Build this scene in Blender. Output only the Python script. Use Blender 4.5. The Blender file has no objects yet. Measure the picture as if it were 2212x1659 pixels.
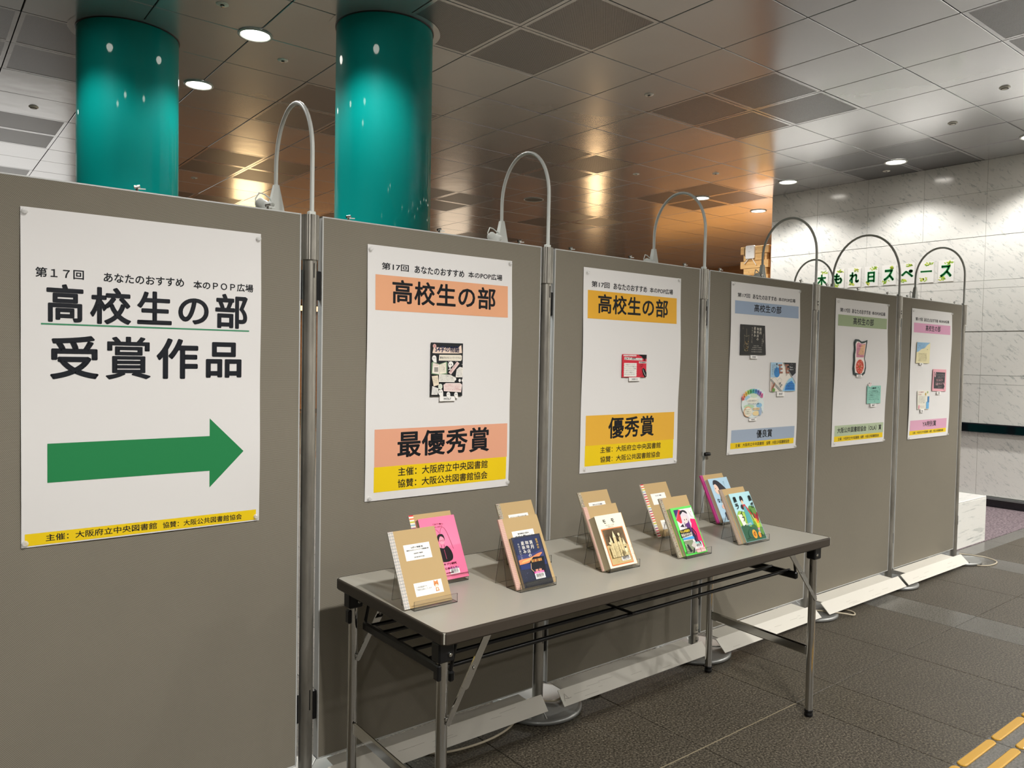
import bpy, math, random
from mathutils import Vector, Matrix, Euler
random.seed(7)
S = bpy.context.scene
COL = S.collection
# ------------------------------------------------------------------ camera, world, exposure
def camera():
    yaw, pitch, roll = 0.6751, -0.0338, 0.0186
    f = Vector((math.sin(yaw)*math.cos(pitch), math.cos(yaw)*math.cos(pitch), math.sin(pitch)))
    r = Vector((math.cos(yaw), -math.sin(yaw), 0)); u = r.cross(f)
    r2 = r*math.cos(roll)+u*math.sin(roll); u2 = -r*math.sin(roll)+u*math.cos(roll)
    cd = bpy.data.cameras.new('camera'); c = bpy.data.objects.new('camera', cd); COL.objects.link(c)
    cd.sensor_width = 36.0; cd.lens = 1667.8/2212*36; cd.clip_start = 0.05; cd.clip_end = 200
    M = Matrix((r2, u2, -f)).transposed().to_4x4(); M.translation = Vector((-0.0387, -2.2579, 1.3716))
    c.matrix_world = M; S.camera = c
camera()
W = bpy.data.worlds.new('world'); S.world = W; W.use_nodes = True
W.node_tree.nodes['Background'].inputs[0].default_value = (1, .96, .9, 1)
W.node_tree.nodes['Background'].inputs[1].default_value = 0.25
S.view_settings.view_transform = 'Standard'; S.view_settings.look = 'None'
S.view_settings.gamma = 1.0; S.view_settings.use_curve_mapping = False
S.view_settings.exposure = 0.05
try: S.cycles.max_bounces = 8; S.cycles.transparent_max_bounces = 16
except Exception: pass
DOWN_W = 60.0            # watts of one ceiling downlight
HC = 3.40                # ceiling height
GX, GY, SA, SB = 2.9675, 1.4826, 0.60215, 0.59846     # ceiling grid origin and pitch
def cg(i, j):
    a, b = i*SA, j*SB; c, s = math.cos(-.00707), math.sin(-.00707)
    return (GX+a*c-b*s, GY+a*s+b*c)
def spot(name, loc, target, w, size, blend, col, rad):
    ld = bpy.data.lights.new(name, 'SPOT'); ld.energy = w; ld.spot_size = math.radians(size); ld.spot_blend = blend
    ld.color = col; ld.shadow_soft_size = rad
    o = bpy.data.objects.new(name, ld); COL.objects.link(o); o.location = loc
    d = Vector(target)-Vector(loc); o.rotation_euler = d.to_track_quat('-Z', 'Y').to_euler()
    return o
# (grid i, grid j, power factor) of the ceiling downlights; unseen ones partly inferred, the rest added as fill, the last behind the camera
LIGHTS_SEEN = [(-2, 2, .75), (-2, 4, .8), (8, 0, .85), (8, 2, .85), (8, 4, 1.3), (10, 4, 1.)]
LIGHTS_OFF = [(-5, 0, 1.8), (-4, 2, .6), (-5, 6, 1.2), (-2, 0, 1.1), (8, -2, 1.2), (8, -4, 1.4), (6, -6, 3.8), (8, -6, 3.0), (-3.5, -7.3, 4.4), (-2.8, -7.1, 4.4), (-4, 0, 2.), (2, -9, 1.6), (5, -8, 2.3), (8, -9, 1.7), (-7, -9, 1.2),
              (-5, -12, 1.1), (-1, -12, 1.1), (3, -12, 1.3), (7, -12, 2.), (-9, -11, 1.2)]
for (i, j, k) in LIGHTS_SEEN+LIGHTS_OFF:
    x, y = cg(i, j)
    spot('downlight_lamp', (x, y, HC-.035), (x, y, 0), DOWN_W*k, 150 if j < -6 or (i, j) == (8, 4) else 128, .5, (1., .972, .94), .05)

# ------------------------------------------------------------------ materials
def lin(c):
    if isinstance(c, str): c = [int(c[i:i+2], 16)/255 for i in (0, 2, 4)]
    return tuple((v/12.92 if v <= .04045 else ((v+.055)/1.055)**2.4) for v in c)+(1,)
MATS = {}
def mat(name, col, rough=.6, metal=0., spec=.5, emit=None, es=0., coat=0., trans=0., ior=1.45, alpha=1.):
    if name in MATS: return MATS[name]
    m = bpy.data.materials.new(name); m.use_nodes = True; b = m.node_tree.nodes['Principled BSDF']
    b.inputs['Base Color'].default_value = lin(col); b.inputs['Roughness'].default_value = rough
    b.inputs['Metallic'].default_value = metal; b.inputs['Specular IOR Level'].default_value = spec
    b.inputs['IOR'].default_value = ior
    if emit is not None: b.inputs['Emission Color'].default_value = lin(emit); b.inputs['Emission Strength'].default_value = es
    if coat: b.inputs['Coat Weight'].default_value = coat; b.inputs['Coat Roughness'].default_value = .04
    if trans: b.inputs['Transmission Weight'].default_value = trans
    MATS[name] = m; return m
def nodes(m): return m.node_tree.nodes, m.node_tree.links, m.node_tree.nodes['Principled BSDF']
def coords(m, kind='Object', scale=(1, 1, 1), rot=(0, 0, 0)):
    n, l, b = nodes(m); t = n.new('ShaderNodeTexCoord'); mp = n.new('ShaderNodeMapping')
    mp.inputs['Scale'].default_value = scale; mp.inputs['Rotation'].default_value = rot
    if kind == 'World':
        g = n.new('ShaderNodeNewGeometry'); l.new(g.outputs['Position'], mp.inputs[0])
    else: l.new(t.outputs[kind], mp.inputs[0])
    return mp.outputs[0]
def noise(m, vec, scale, detail=3, rough=.55, dist=0.):
    n, l, b = nodes(m); t = n.new('ShaderNodeTexNoise'); t.inputs['Scale'].default_value = scale
    t.inputs['Detail'].default_value = detail; t.inputs['Roughness'].default_value = rough
    t.inputs['Distortion'].default_value = dist; l.new(vec, t.inputs['Vector']); return t.outputs['Fac']
def ramp(m, fac, stops):
    n, l, b = nodes(m); r = n.new('ShaderNodeValToRGB'); l.new(fac, r.inputs[0]); e = r.color_ramp.elements
    while len(e) < len(stops): e.new(.5)
    for k, (p, c) in enumerate(stops): e[k].position = p; e[k].color = lin(c)
    return r.outputs[0]
def mix(m, a, b_, fac, mode='MIX'):
    n, l, b = nodes(m); x = n.new('ShaderNodeMix'); x.data_type = 'RGBA'; x.blend_type = mode
    def put(v, i):
        if isinstance(v, (tuple, list, str)): x.inputs[i].default_value = lin(v) if isinstance(v, str) else v
        else: l.new(v, x.inputs[i])
    put(a, 6); put(b_, 7)
    if isinstance(fac, float): x.inputs[0].default_value = fac
    else: l.new(fac, x.inputs[0])
    return x.outputs[2]
def bump(m, fac, strength, dist):
    n, l, b = nodes(m); x = n.new('ShaderNodeBump'); x.inputs['Strength'].default_value = strength
    x.inputs['Distance'].default_value = dist; l.new(fac, x.inputs['Height']); l.new(x.outputs[0], b.inputs['Normal'])
def math_(m, op, a, b_=None):
    n, l, b = nodes(m); x = n.new('ShaderNodeMath'); x.operation = op
    for k, v in enumerate((a, b_)):
        if v is None: continue
        if isinstance(v, (int, float)): x.inputs[k].default_value = v
        else: l.new(v, x.inputs[k])
    return x.outputs[0]
def base(m, out): n, l, b = nodes(m); l.new(out, b.inputs['Base Color'])

M_WHITE = mat('white_paper', 'e0dedb', .55, spec=.3)
M_ALU = mat('aluminium', 'c2c3c0', .4, .12)
M_CHROME = mat('chrome', 'c9c8c4', .1, 1.)
M_BLACK = mat('black_plastic', '0b0b0c', .38)
M_BLACKM = mat('black_enamel', '060606', .3)
M_LAMPW = mat('grey_white_enamel', 'd3d6d0', .35)
M_RAIL = mat('black_gloss_rail', '080c14', .07, coat=.6)
M_KRAFT = mat('kraft_board', 'ba9f72', .75, spec=.2)
M_PAGES = mat('page_edges', 'b5a98a', .8)
M_INK = mat('ink', '15181d', .6)
M_GLASS = mat('clear_pin', 'fbfbf8', .12)
M_GLASS.node_tree.nodes['Principled BSDF'].inputs['Alpha'].default_value = .3
M_ACR = bpy.data.materials.new('clear_acrylic'); M_ACR.use_nodes = True
def _acr():
    n = M_ACR.node_tree.nodes; l = M_ACR.node_tree.links; n.clear()
    o = n.new('ShaderNodeOutputMaterial'); t = n.new('ShaderNodeBsdfTransparent'); g = n.new('ShaderNodeBsdfGlossy'); mx = n.new('ShaderNodeMixShader')
    fr = n.new('ShaderNodeValue'); fr.outputs[0].default_value = .07
    t.inputs[0].default_value = (.93, .93, .92, 1); g.inputs['Roughness'].default_value = .03; g.inputs[0].default_value = (.9, .9, .9, 1)
    l.new(fr.outputs[0], mx.inputs[0]); l.new(t.outputs[0], mx.inputs[1]); l.new(g.outputs[0], mx.inputs[2]); l.new(mx.outputs[0], o.inputs[0])
_acr()
M_ACREDGE = mat('acrylic_edge', '3a3a38', .25)
# brushed post metal
M_POST = mat('dull_steel', '8f8b82', .36, .8)
v = coords(M_POST, 'World', (6, 6, 1.6)); f_ = noise(M_POST, v, 3, 4)
base(M_POST, ramp(M_POST, f_, [(.3, '8f8c84'), (.7, 'bcb8ae')]))
# panel cloth: woven twill
M_CLOTH = mat('panel_cloth', '7c7666', .95, spec=.1)
v = coords(M_CLOTH, 'World'); n_, l_, b_ = nodes(M_CLOTH)
def wave(m, vec, scale, rot, dist=.4):
    n, l, b = nodes(m); mp = n.new('ShaderNodeMapping'); mp.inputs['Rotation'].default_value = rot; l.new(vec, mp.inputs[0])
    w = n.new('ShaderNodeTexWave'); w.inputs['Scale'].default_value = scale; w.inputs['Distortion'].default_value = dist
    w.inputs['Detail'].default_value = 1; w.inputs['Detail Scale'].default_value = 8; l.new(mp.outputs[0], w.inputs['Vector']); return w.outputs['Fac']
w1 = wave(M_CLOTH, v, 95, (0, math.radians(38), 0)); w2 = wave(M_CLOTH, v, 110, (0, math.radians(90), 0))
w3 = math_(M_CLOTH, 'MULTIPLY', w1, w2); big = noise(M_CLOTH, v, 2.2, 3)
c1_ = ramp(M_CLOTH, w3, [(0., '7a7569'), (.85, 'a39d8f')])
base(M_CLOTH, mix(M_CLOTH, c1_, ramp(M_CLOTH, big, [(.35, 'c9c6be'), (.65, 'd8d4cb')]), .35, 'MULTIPLY'))
bump(M_CLOTH, w3, .25, .0006)
# ceiling metal
M_CEIL = mat('satin_metal_panel', 'b4b4b2', .19, .66)
v = coords(M_CEIL, 'World', (1, 1, 1)); n1 = noise(M_CEIL, v, 1.3, 2)
base(M_CEIL, ramp(M_CEIL, n1, [(.3, 'cccdd0'), (.7, 'd2d3d6')])); bump(M_CEIL, noise(M_CEIL, v, 2.6, 2), .08, .02)
M_CEILBACK = mat('ceiling_void', '0a0a0c', .9)
M_PERF = mat('perforated_metal', '77777a', .35, .7)
v = coords(M_PERF, 'Object', (1, 1, 1)); n_, l_, b_ = nodes(M_PERF)
sx = n_.new('ShaderNodeSeparateXYZ'); l_.new(v, sx.inputs[0])
k_ = 2*math.pi/.0085
a_ = math_(M_PERF, 'SINE', math_(M_PERF, 'MULTIPLY', sx.outputs[0], k_)); b2 = math_(M_PERF, 'SINE', math_(M_PERF, 'MULTIPLY', sx.outputs[1], k_))
h_ = math_(M_PERF, 'GREATER_THAN', math_(M_PERF, 'MULTIPLY', a_, b2), .12)
h2 = math_(M_PERF, 'GREATER_THAN', math_(M_PERF, 'ABSOLUTE', math_(M_PERF, 'ADD', a_, b2)), .9)
base(M_PERF, mix(M_PERF, 'aeaeb0', '26272a', h2))
# teal column
M_TEAL = mat('teal_enamel', '008c86', .5, spec=.08, coat=.4)
# granite tiles
def granite(name, a, b_, c, rough, coat=0.):
    m = mat(name, a, rough, spec=.45, coat=coat); v = coords(m, 'World'); f = noise(m, v, 125, 4, .75)
    g = noise(m, v, 3, 3); base(m, mix(m, ramp(m, f, [(.36, a), (.5, b_), (.66, c)]), ramp(m, g, [(.3, 'c8c8c8'), (.7, 'e6e6e6')]), .5, 'MULTIPLY'))
    bump(m, f, .2, .002); return m
M_GRAN = granite('rough_granite', '1d1913', '4c463b', '837b6a', .5)
M_GRANP = granite('polished_granite', '4b4a46', '67655f', '7f7c74', .16)
M_GRAND = granite('dark_rough_granite', '1c1914', '4b4539', '827a69', .42)
M_GROUT = mat('grout', '4b463d', .9)
M_CARPET = mat('purple_grey_carpet', '6f6468', .95, spec=.1)
v = coords(M_CARPET, 'World'); base(M_CARPET, ramp(M_CARPET, noise(M_CARPET, v, 60, 3), [(.35, '5a5055'), (.65, '8a7d80')]))
# marble
M_MARB = mat('white_marble', 'e4e4e0', .14, spec=.5)
v = coords(M_MARB, 'World', (1, 1, 1), (math.radians(-40), 0, 0))
n_, l_, b_ = nodes(M_MARB); mp = n_.new('ShaderNodeMapping'); mp.inputs['Scale'].default_value = (1, 3.6, 12.); l_.new(v, mp.inputs[0])
fv = noise(M_MARB, mp.outputs[0], 3.3, 9, .74, .5); cl = noise(M_MARB, v, 1.6, 4)
vein = ramp(M_MARB, fv, [(.30, 'a6a9a8'), (.38, 'd6d8d4'), (.46, 'f4f3ee')])
base(M_MARB, mix(M_MARB, vein, ramp(M_MARB, cl, [(.3, 'e4e5e2'), (.7, 'f6f4ee')]), .5, 'MULTIPLY'))
# woods
def wood(name, a, b_, rough=.5, sc=(1.5, 14, 14)):
    m = mat(name, a, rough); v = coords(m, 'World', sc); base(m, ramp(m, noise(m, v, 2.2, 5, .6, .8), [(.3, a), (.7, b_)])); return m
M_PINE = wood('pine_board', 'd9a765', 'edc68a', .5, (14, 1.5, 14))
M_WALNUT = wood('brown_wood_wall', '9a6a44', 'b88556', .5, (1, 1, 6))
M_DARKW = wood('dark_wood', '2e2119', '46321f', .4)
M_PLASTER = mat('plaster', 'd9d4ca', .8)
M_TABLE = mat('table_laminate', 'a9a69b', .3, spec=.35)
M_TEDGE = mat('table_edge_vinyl', '3a332b', .42)
M_YEL = mat('tactile_yellow', 'c2942c', .42, coat=.15)
M_DISC = mat('base_disc_grey', '8e8f8c', .35, .55)
M_BOARD = mat('white_board', 'd4d0c4', .6)
M_CABLE = mat('cream_cable', 'b8ad96', .5)
M_SENS = mat('pale_plastic', 'f4f1e6', .5)
M_LENS = mat('lit_lens', 'ffffff', .3, emit='fff8ee', es=18.)
M_LED = mat('led_face', 'ffffff', .3, emit='dff0ff', es=9.)

# ------------------------------------------------------------------ mesh builder
class MB:
    def __init__(s): s.v = []; s.f = []; s.mi = []; s.ms = []; s.sm = []
    def m(s, m):
        if m not in s.ms: s.ms.append(m)
        return s.ms.index(m)
    def add(s, vs, fs, m, smooth=False):
        o = len(s.v); s.v += [tuple(a) for a in vs]; k = s.m(m)
        for f in fs: s.f.append([o+i for i in f]); s.mi.append(k); s.sm.append(smooth)
        return s
    def box(s, x0, x1, y0, y1, z0, z1, m, R=None):
        vs = [(x, y, z) for z in (z0, z1) for y in (y0, y1) for x in (x0, x1)]
        if R is not None: vs = [R @ Vector(p) for p in vs]
        return s.add(vs, [(0, 2, 3, 1), (4, 5, 7, 6), (0, 1, 5, 4), (2, 6, 7, 3), (0, 4, 6, 2), (1, 3, 7, 5)], m)
    def cbox(s, x0, x1, y0, y1, z0, z1, c, m, R=None):
        """box with chamfered edges"""
        vs = []; fs = []
        X = [x0, x1]; Y = [y0, y1]; Z = [z0, z1]; sg = [1, -1]; idx = {}
        for i in (0, 1):
            for j in (0, 1):
                for k in (0, 1):
                    p = (X[i], Y[j], Z[k]); d = (sg[i]*c, sg[j]*c, sg[k]*c)
                    for a in range(3):
                        q = [p[t]+(d[t] if t != a else 0) for t in range(3)]
                        idx[(i, j, k, a)] = len(vs); vs.append(tuple(q))
        def F(*k): fs.append([idx[t] for t in k])
        for i in (0, 1):
            q = [(i, 0, 0, 0), (i, 1, 0, 0), (i, 1, 1, 0), (i, 0, 1, 0)]; F(*(q if i else q[::-1]))
            q = [(0, i, 0, 1), (0, i, 1, 1), (1, i, 1, 1), (1, i, 0, 1)]; F(*(q if i else q[::-1]))
            q = [(0, 0, i, 2), (1, 0, i, 2), (1, 1, i, 2), (0, 1, i, 2)]; F(*(q if i else q[::-1]))
        for a in (0, 1):
            for b in (0, 1):
                F((a, b, 0, 0), (a, b, 1, 0), (a, b, 1, 1), (a, b, 0, 1))
                F((a, 0, b, 0), (a, 1, b, 0), (a, 1, b, 2), (a, 0, b, 2))
                F((0, a, b, 1), (1, a, b, 1), (1, a, b, 2), (0, a, b, 2))
        for i in (0, 1):
            for j in (0, 1):
                for k in (0, 1): F((i, j, k, 0), (i, j, k, 1), (i, j, k, 2))
        if R is not None: vs = [R @ Vector(p) for p in vs]
        return s.add(vs, fs, m)
    def lathe(s, prof, c, m, n=24, axis=(0, 0, 1), cap=True, smooth=True):
        """prof: (radius, height) along axis from c"""
        ax = Vector(axis).normalized(); q = ax.to_track_quat('Z', 'Y').to_matrix(); c = Vector(c)
        vs = []; fs = []
        for (r, h) in prof:
            for k in range(n):
                t = 2*math.pi*k/n; vs.append(c+q @ Vector((r*math.cos(t), r*math.sin(t), h)))
        for a in range(len(prof)-1):
            for k in range(n):
                k2 = (k+1) % n; fs.append((a*n+k, a*n+k2, (a+1)*n+k2, (a+1)*n+k))
        s.add(vs, fs, m, smooth)
        if cap:
            s.add(vs[:n], [list(range(n))[::-1]], m); s.add(vs[-n:], [list(range(n))], m)
        return s
    def cyl(s, p0, p1, r, m, n=14, r1=None, smooth=True):
        p0 = Vector(p0); p1 = Vector(p1); d = p1-p0
        return s.lathe([(r, 0), (r if r1 is None else r1, d.length)], p0, m, n, d, True, smooth)
    def tube(s, pts, r, m, n=8, cap=True):
        pts = [Vector(p) for p in pts]; vs = []; fs = []; up = None
        for i, p in enumerate(pts):
            t = (pts[min(i+1, len(pts)-1)]-pts[max(i-1, 0)]).normalized()
            if up is None: up = t.orthogonal().normalized()
            up = (up-t*up.dot(t)).normalized(); w = t.cross(up)
            for k in range(n):
                a = 2*math.pi*k/n; vs.append(p+up*(r*math.cos(a))+w*(r*math.sin(a)))
        for i in range(len(pts)-1):
            for k in range(n): k2 = (k+1) % n; fs.append((i*n+k, i*n+k2, (i+1)*n+k2, (i+1)*n+k))
        s.add(vs, fs, m, True)
        if cap: s.add(vs[:n], [list(range(n))[::-1]], m); s.add(vs[-n:], [list(range(n))], m)
        return s
    def prism(s, poly, frame, t0, t1, m):
        """2-D poly in frame (u,v), from depth t0 to t1 along the frame normal"""
        n = len(poly); a = [frame.p(u, v, t0) for u, v in poly]; b = [frame.p(u, v, t1) for u, v in poly]
        fs = [list(range(n))[::-1], [n+k for k in range(n)]]+[(k, (k+1) % n, n+(k+1) % n, n+k) for k in range(n)]
        return s.add(a+b, fs, m)
    def build(s, name, parent=None, base=(0, 0, 0), kind=None, label=None):
        me = bpy.data.meshes.new(name); b = Vector(base)
        me.from_pydata([tuple(Vector(p)-b) for p in s.v], [], s.f)
        for m in s.ms: me.materials.append(m)
        me.polygons.foreach_set('material_index', s.mi); me.polygons.foreach_set('use_smooth', s.sm); me.update()
        o = bpy.data.objects.new(name, me); COL.objects.link(o)
        if parent is not None: o.parent = parent
        else: o.location = base
        if kind: o['kind'] = kind
        if label: o['label'] = label
        return o
class Frame:
    def __init__(s, O, U, V): s.O = Vector(O); s.U = Vector(U).normalized(); s.V = Vector(V).normalized(); s.N = s.U.cross(s.V)
    def p(s, u, v, t=0.): return s.O+s.U*u+s.V*v+s.N*t
    def shift(s, u=0, v=0, t=0): return Frame(s.p(u, v, t), s.U, s.V)
def thing(name, label, cat, loc=(0, 0, 0), group=None):
    o = bpy.data.objects.new(name, None); COL.objects.link(o); o.location = loc; o.empty_display_size = .05
    o['label'] = label; o['category'] = cat
    if group: o['group'] = group
    return o
def tag(o, label, cat, group=None):
    o['label'] = label; o['category'] = cat
    if group: o['group'] = group
    return o
def copy_tree(o, parent=None):
    c = o.copy(); COL.objects.link(c); c.parent = parent
    for ch in o.children: copy_tree(ch, c)
    return c

# ------------------------------------------------------------------ flat print (lettering, artwork) as thin polygons
COLS = {}
def pcol(h, rough=.55):
    if h not in COLS: COLS[h] = mat('print_'+h, h, rough, spec=.3)
    return COLS[h]
GL = {}
def glyphs(text, bold, res, sp=1.):
    key = (text, round(bold, 4), res, sp)
    if key in GL: return GL[key]
    c = bpy.data.curves.new('t', 'FONT'); c.body = text; c.resolution_u = res; c.space_character = sp
    o = bpy.data.objects.new('t', c); me = bpy.data.meshes.new_from_object(o)
    vs = [(p.co.x, p.co.y) for p in me.vertices]; fs = [list(p.vertices) for p in me.polygons]
    if bold:
        cnt = {}
        for f in fs:
            for a, b in zip(f, f[1:]+f[:1]): k = (min(a, b), max(a, b)); cnt[k] = cnt.get(k, 0)+1
        # verts may be split between glyph triangles, so weld by position first
        w = {}; idm = [w.setdefault((round(x, 5), round(y, 5)), i) for i, (x, y) in enumerate(vs)]
        cnt = {}
        for f in fs:
            g = [idm[i] for i in f]
            for a, b in zip(g, g[1:]+g[:1]):
                if a != b: k = (min(a, b), max(a, b)); cnt[k] = cnt.get(k, 0)+1
        edges = [k for k, n in cnt.items() if n == 1]; nb = {}
        for a, b in edges: nb.setdefault(a, []).append(b); nb.setdefault(b, []).append(a)
        for a, b in edges:
            (x0, y0), (x1, y1) = vs[a], vs[b]; L = math.hypot(x1-x0, y1-y0)
            if L < 1e-6: continue
            nx, ny = -(y1-y0)/L*bold, (x1-x0)/L*bold; o_ = len(vs)
            vs += [(x0+nx, y0+ny), (x0-nx, y0-ny), (x1-nx, y1-ny), (x1+nx, y1+ny)]; fs.append([o_, o_+1, o_+2, o_+3])
        for a, q in nb.items():
            if len(q) == 2:
                x, y = vs[a]; d1 = (vs[q[0]][0]-x, vs[q[0]][1]-y); d2 = (vs[q[1]][0]-x, vs[q[1]][1]-y)
                cs = (d1[0]*d2[0]+d1[1]*d2[1])/(math.hypot(*d1)*math.hypot(*d2)+1e-9)
                if cs < -.93: continue
            x, y = vs[a]; o_ = len(vs)
            vs += [(x+bold*math.cos(t*math.pi/4), y+bold*math.sin(t*math.pi/4)) for t in range(8)]; fs.append(list(range(o_, o_+8)))
    bpy.data.objects.remove(o); bpy.data.meshes.remove(me); bpy.data.curves.remove(c)
    xs = [p[0] for p in vs] or [0, 1]; ys = [p[1] for p in vs] or [0, 1]
    GL[key] = (vs, fs, min(xs), max(xs), min(ys), max(ys)); return GL[key]
class Print:
    def __init__(s, fr, lift=.0004, step=.00012): s.fr = fr; s.mb = MB(); s.lift = lift; s.step = step; s.k = 0
    def _t(s, layer): return s.lift+s.step*(s.k if layer is None else layer)
    def poly(s, pts, col, layer=None):
        if layer is None: s.k += 1
        s.mb.add([s.fr.p(u, v, s._t(layer)) for u, v in pts], [list(range(len(pts)))], pcol(col)); return s
    def rect(s, u0, u1, v0, v1, col, rot=0, layer=None):
        cu, cv = (u0+u1)/2, (v0+v1)/2; c, q = math.cos(rot), math.sin(rot)
        return s.poly([(cu+(a-cu)*c-(b-cv)*q, cv+(a-cu)*q+(b-cv)*c) for a, b in ((u0, v0), (u1, v0), (u1, v1), (u0, v1))], col, layer)
    def ell(s, cu, cv, ru, rv, col, n=16, rot=0, layer=None):
        c, q = math.cos(rot), math.sin(rot)
        return s.poly([(cu+ru*math.cos(t)*c-rv*math.sin(t)*q, cv+ru*math.cos(t)*q+rv*math.sin(t)*c) for t in [2*math.pi*k/n for k in range(n)]], col, layer)
    def line(s, pts, w, col):
        s.k += 1; vs = []; fs = []
        for i in range(len(pts)-1):
            (a, b), (c, d) = pts[i], pts[i+1]; L = math.hypot(c-a, d-b) or 1e-9; nx, ny = -(d-b)/L*w/2, (c-a)/L*w/2; o = len(vs)
            vs += [(a+nx, b+ny), (a-nx, b-ny), (c-nx, d-ny), (c+nx, d+ny)]; fs.append([o, o+1, o+2, o+3])
        s.mb.add([s.fr.p(u, v, s._t(None)) for u, v in vs], fs, pcol(col)); return s
    def text(s, t, u0, u1, v0, v1, col='15181d', bold=.0, res=2, layer=None, rot=0, sp=1.):
        if layer is None: s.k += 1
        vs, fs, x0, x1, y0, y1 = glyphs(t, bold, res, sp); sx = (u1-u0)/(x1-x0); sy = (v1-v0)/(y1-y0)
        cu, cv = (u0+u1)/2, (v0+v1)/2; c, q = math.cos(rot), math.sin(rot); P = []
        for x, y in vs:
            a, b = u0+(x-x0)*sx-cu, v0+(y-y0)*sy-cv; P.append(s.fr.p(cu+a*c-b*q, cv+a*q+b*c, s._t(layer)))
        s.mb.add(P, fs, pcol(col)); return s
    def vtext(s, t, u0, u1, v0, v1, col='15181d', bold=.0, res=1):
        n = len(t); h = (v1-v0)/n; s.k += 1
        for k, ch in enumerate(t):
            if ch == ' ': continue
            g = .08*h; s.text(ch, u0, u1, v1-(k+1)*h+g, v1-k*h-g, col, bold, res, layer=s.k)
        return s
    def build(s, name, parent, base, label=None):
        return s.mb.build(name, parent, base, label=label)

exec_after = []
# ================================================================== STRUCTURE
XW = 8.34     # marble wall plane
def struct(name, mb, base=(0, 0, 0), kind='structure'):
    return mb.build(name, None, base, kind)
# ---- floor: grout slab, then tiles and bands
fl = struct('floor', MB().box(-10, 15.2, -8.2, 17.2, -.2, -.004, M_GROUT), (0, 0, 0))
def tile_mesh(w, d, m, name):
    g = .0015
    b = MB().cbox(-w/2+g, w/2-g, -d/2+g, d/2-g, -.012, 0, .0012, m); o = b.build(name, fl); me = o.data
    bpy.data.objects.remove(o); return me
TM = {('t', .6): tile_mesh(.6, .59, M_GRAN, 'stone_tile'), ('b', .3): tile_mesh(.3, .59, M_GRANP, 'band_tile'), ('d', .3): tile_mesh(.3, .59, M_GRAND, 'band_tile'), ('c', .6): tile_mesh(.6, .15, M_GRANP, 'band_tile')}
def put(me, name, parent, x, y, z=0, rz=0):
    o = bpy.data.objects.new(name, me); COL.objects.link(o); o.parent = parent; o.location = (x, y, z)
    if rz: o.rotation_euler = (0, 0, rz)
    return o
cols = []           # (x0, width, kind)
x = 1.3-1.5*7
while x < 15:
    cols += [(x, .3, 'b' if x > 4 else 'd'), (x+.3, .6, 't'), (x+.9, .6, 't')]; x += 1.5
rest = MB(); DY = .59; nt = 0
for (x0, w, kd) in cols:
    for r in range(-14, 29):
        y0 = r*DY
        if y0 > 16.6 or x0+w < -9.6 or x0 > 15: continue
        carpet = x0 >= 6.09 and x0 < 8.3 and y0 > -.01 and y0 < 3.3
        if carpet: continue
        if r == -3: continue     # the tactile row is laid separately
        cx, cy = x0+w/2, y0+DY/2
        if 0.9 < cx < 8.3 and -1.3 < cy < .7:
            put(TM[(kd, w)], 'stone_tile' if kd == 't' else 'band_tile', fl, cx, cy, random.uniform(-.0004, 0)); nt += 1
        else:
            g = .0015; rest.box(x0+g, x0+w-g, y0+g, y0+DY-g, -.012, 0, {'t': M_GRAN, 'b': M_GRANP, 'd': M_GRAND}[kd])
# rows around the tactile strip (y -1.18 .. -1.78): 30 cm paving, then tiles again
for (x0, w, kd) in cols:
    for y0, d in ((-3*DY, DY-.01),):
        if x0 < 14.5: rest.box(x0+.0015, x0+w-.0015, y0+.002-.0, -1.4785, -.012, 0, {'t': M_GRAN, 'b': M_GRANP, 'd': M_GRAND}[kd])
rest.build('stone_tile', fl, (0, 0, 0), 'stuff')
MB().box(1.601, 2.799, -.5925, -.5875, -.011, -.0004, mat('pale_joint', '8a8068', .9)).build('joint_filler', fl)
xx = -1.4
while xx < 9:
    me = None
    o = MB().cbox(-.1485, .1485, -.1485, .1485, -.012, 0, .0012, M_GRANP).build('paving_tile', fl, (0, 0, 0)); o.location = (xx+.15, -1.3265, 0); xx += .3
tile_mesh_carpet = MB().box(6.095, 8.33, .11, 3.3, -.012, .003, M_CARPET); tile_mesh_carpet.build('carpet_field', fl)
for k in range(4): put(TM[('c', .6)], 'band_tile', fl, 6.4+.6*k, .055)
MB().box(6.1, 8.33, -.004, .0, -.012, -.001, M_GRANP).build('band_joint', fl)
# tactile guide bars
ts = thing('tactile_guide_strip', 'yellow raised guide bars glued in rows on the floor at lower right', 'tactile paving', (2.95, -1.33, 0))
def bar_mb():
    b = MB(); n = 6; pts = []
    for cx, s0 in ((.125, -90), (-.125, 90)):
        for k in range(n+1): t = math.radians(s0+180*k/n); pts.append((cx+.0165*math.cos(t), .0165*math.sin(t)))
    lo = [(x*1.0, y, 0.0) for x, y in pts]; mi = [(x, y, .003) for x, y in pts]
    hi = [(x-math.copysign(.0022, x), y*.80, .0055) for x, y in pts]; N = len(pts)
    fs = [(k, (k+1) % N, N+(k+1) % N, N+k) for k in range(N)]+[(N+k, N+(k+1) % N, 2*N+(k+1) % N, 2*N+k) for k in range(N)]+[list(range(2*N, 3*N))]
    return b.add(lo+mi+hi, fs, M_YEL)
bo = bar_mb().build('guide_bar', ts); first = True
for i in range(-1, 4):
    for j in range(4):
        x, y = 2.953+.3015*i, -1.2-.079*j
        if first: o = bo; first = False
        else: o = bpy.data.objects.new('guide_bar', bo.data); COL.objects.link(o); o.parent = ts
        o.location = (x-2.95, y+1.33, .0004)

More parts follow.
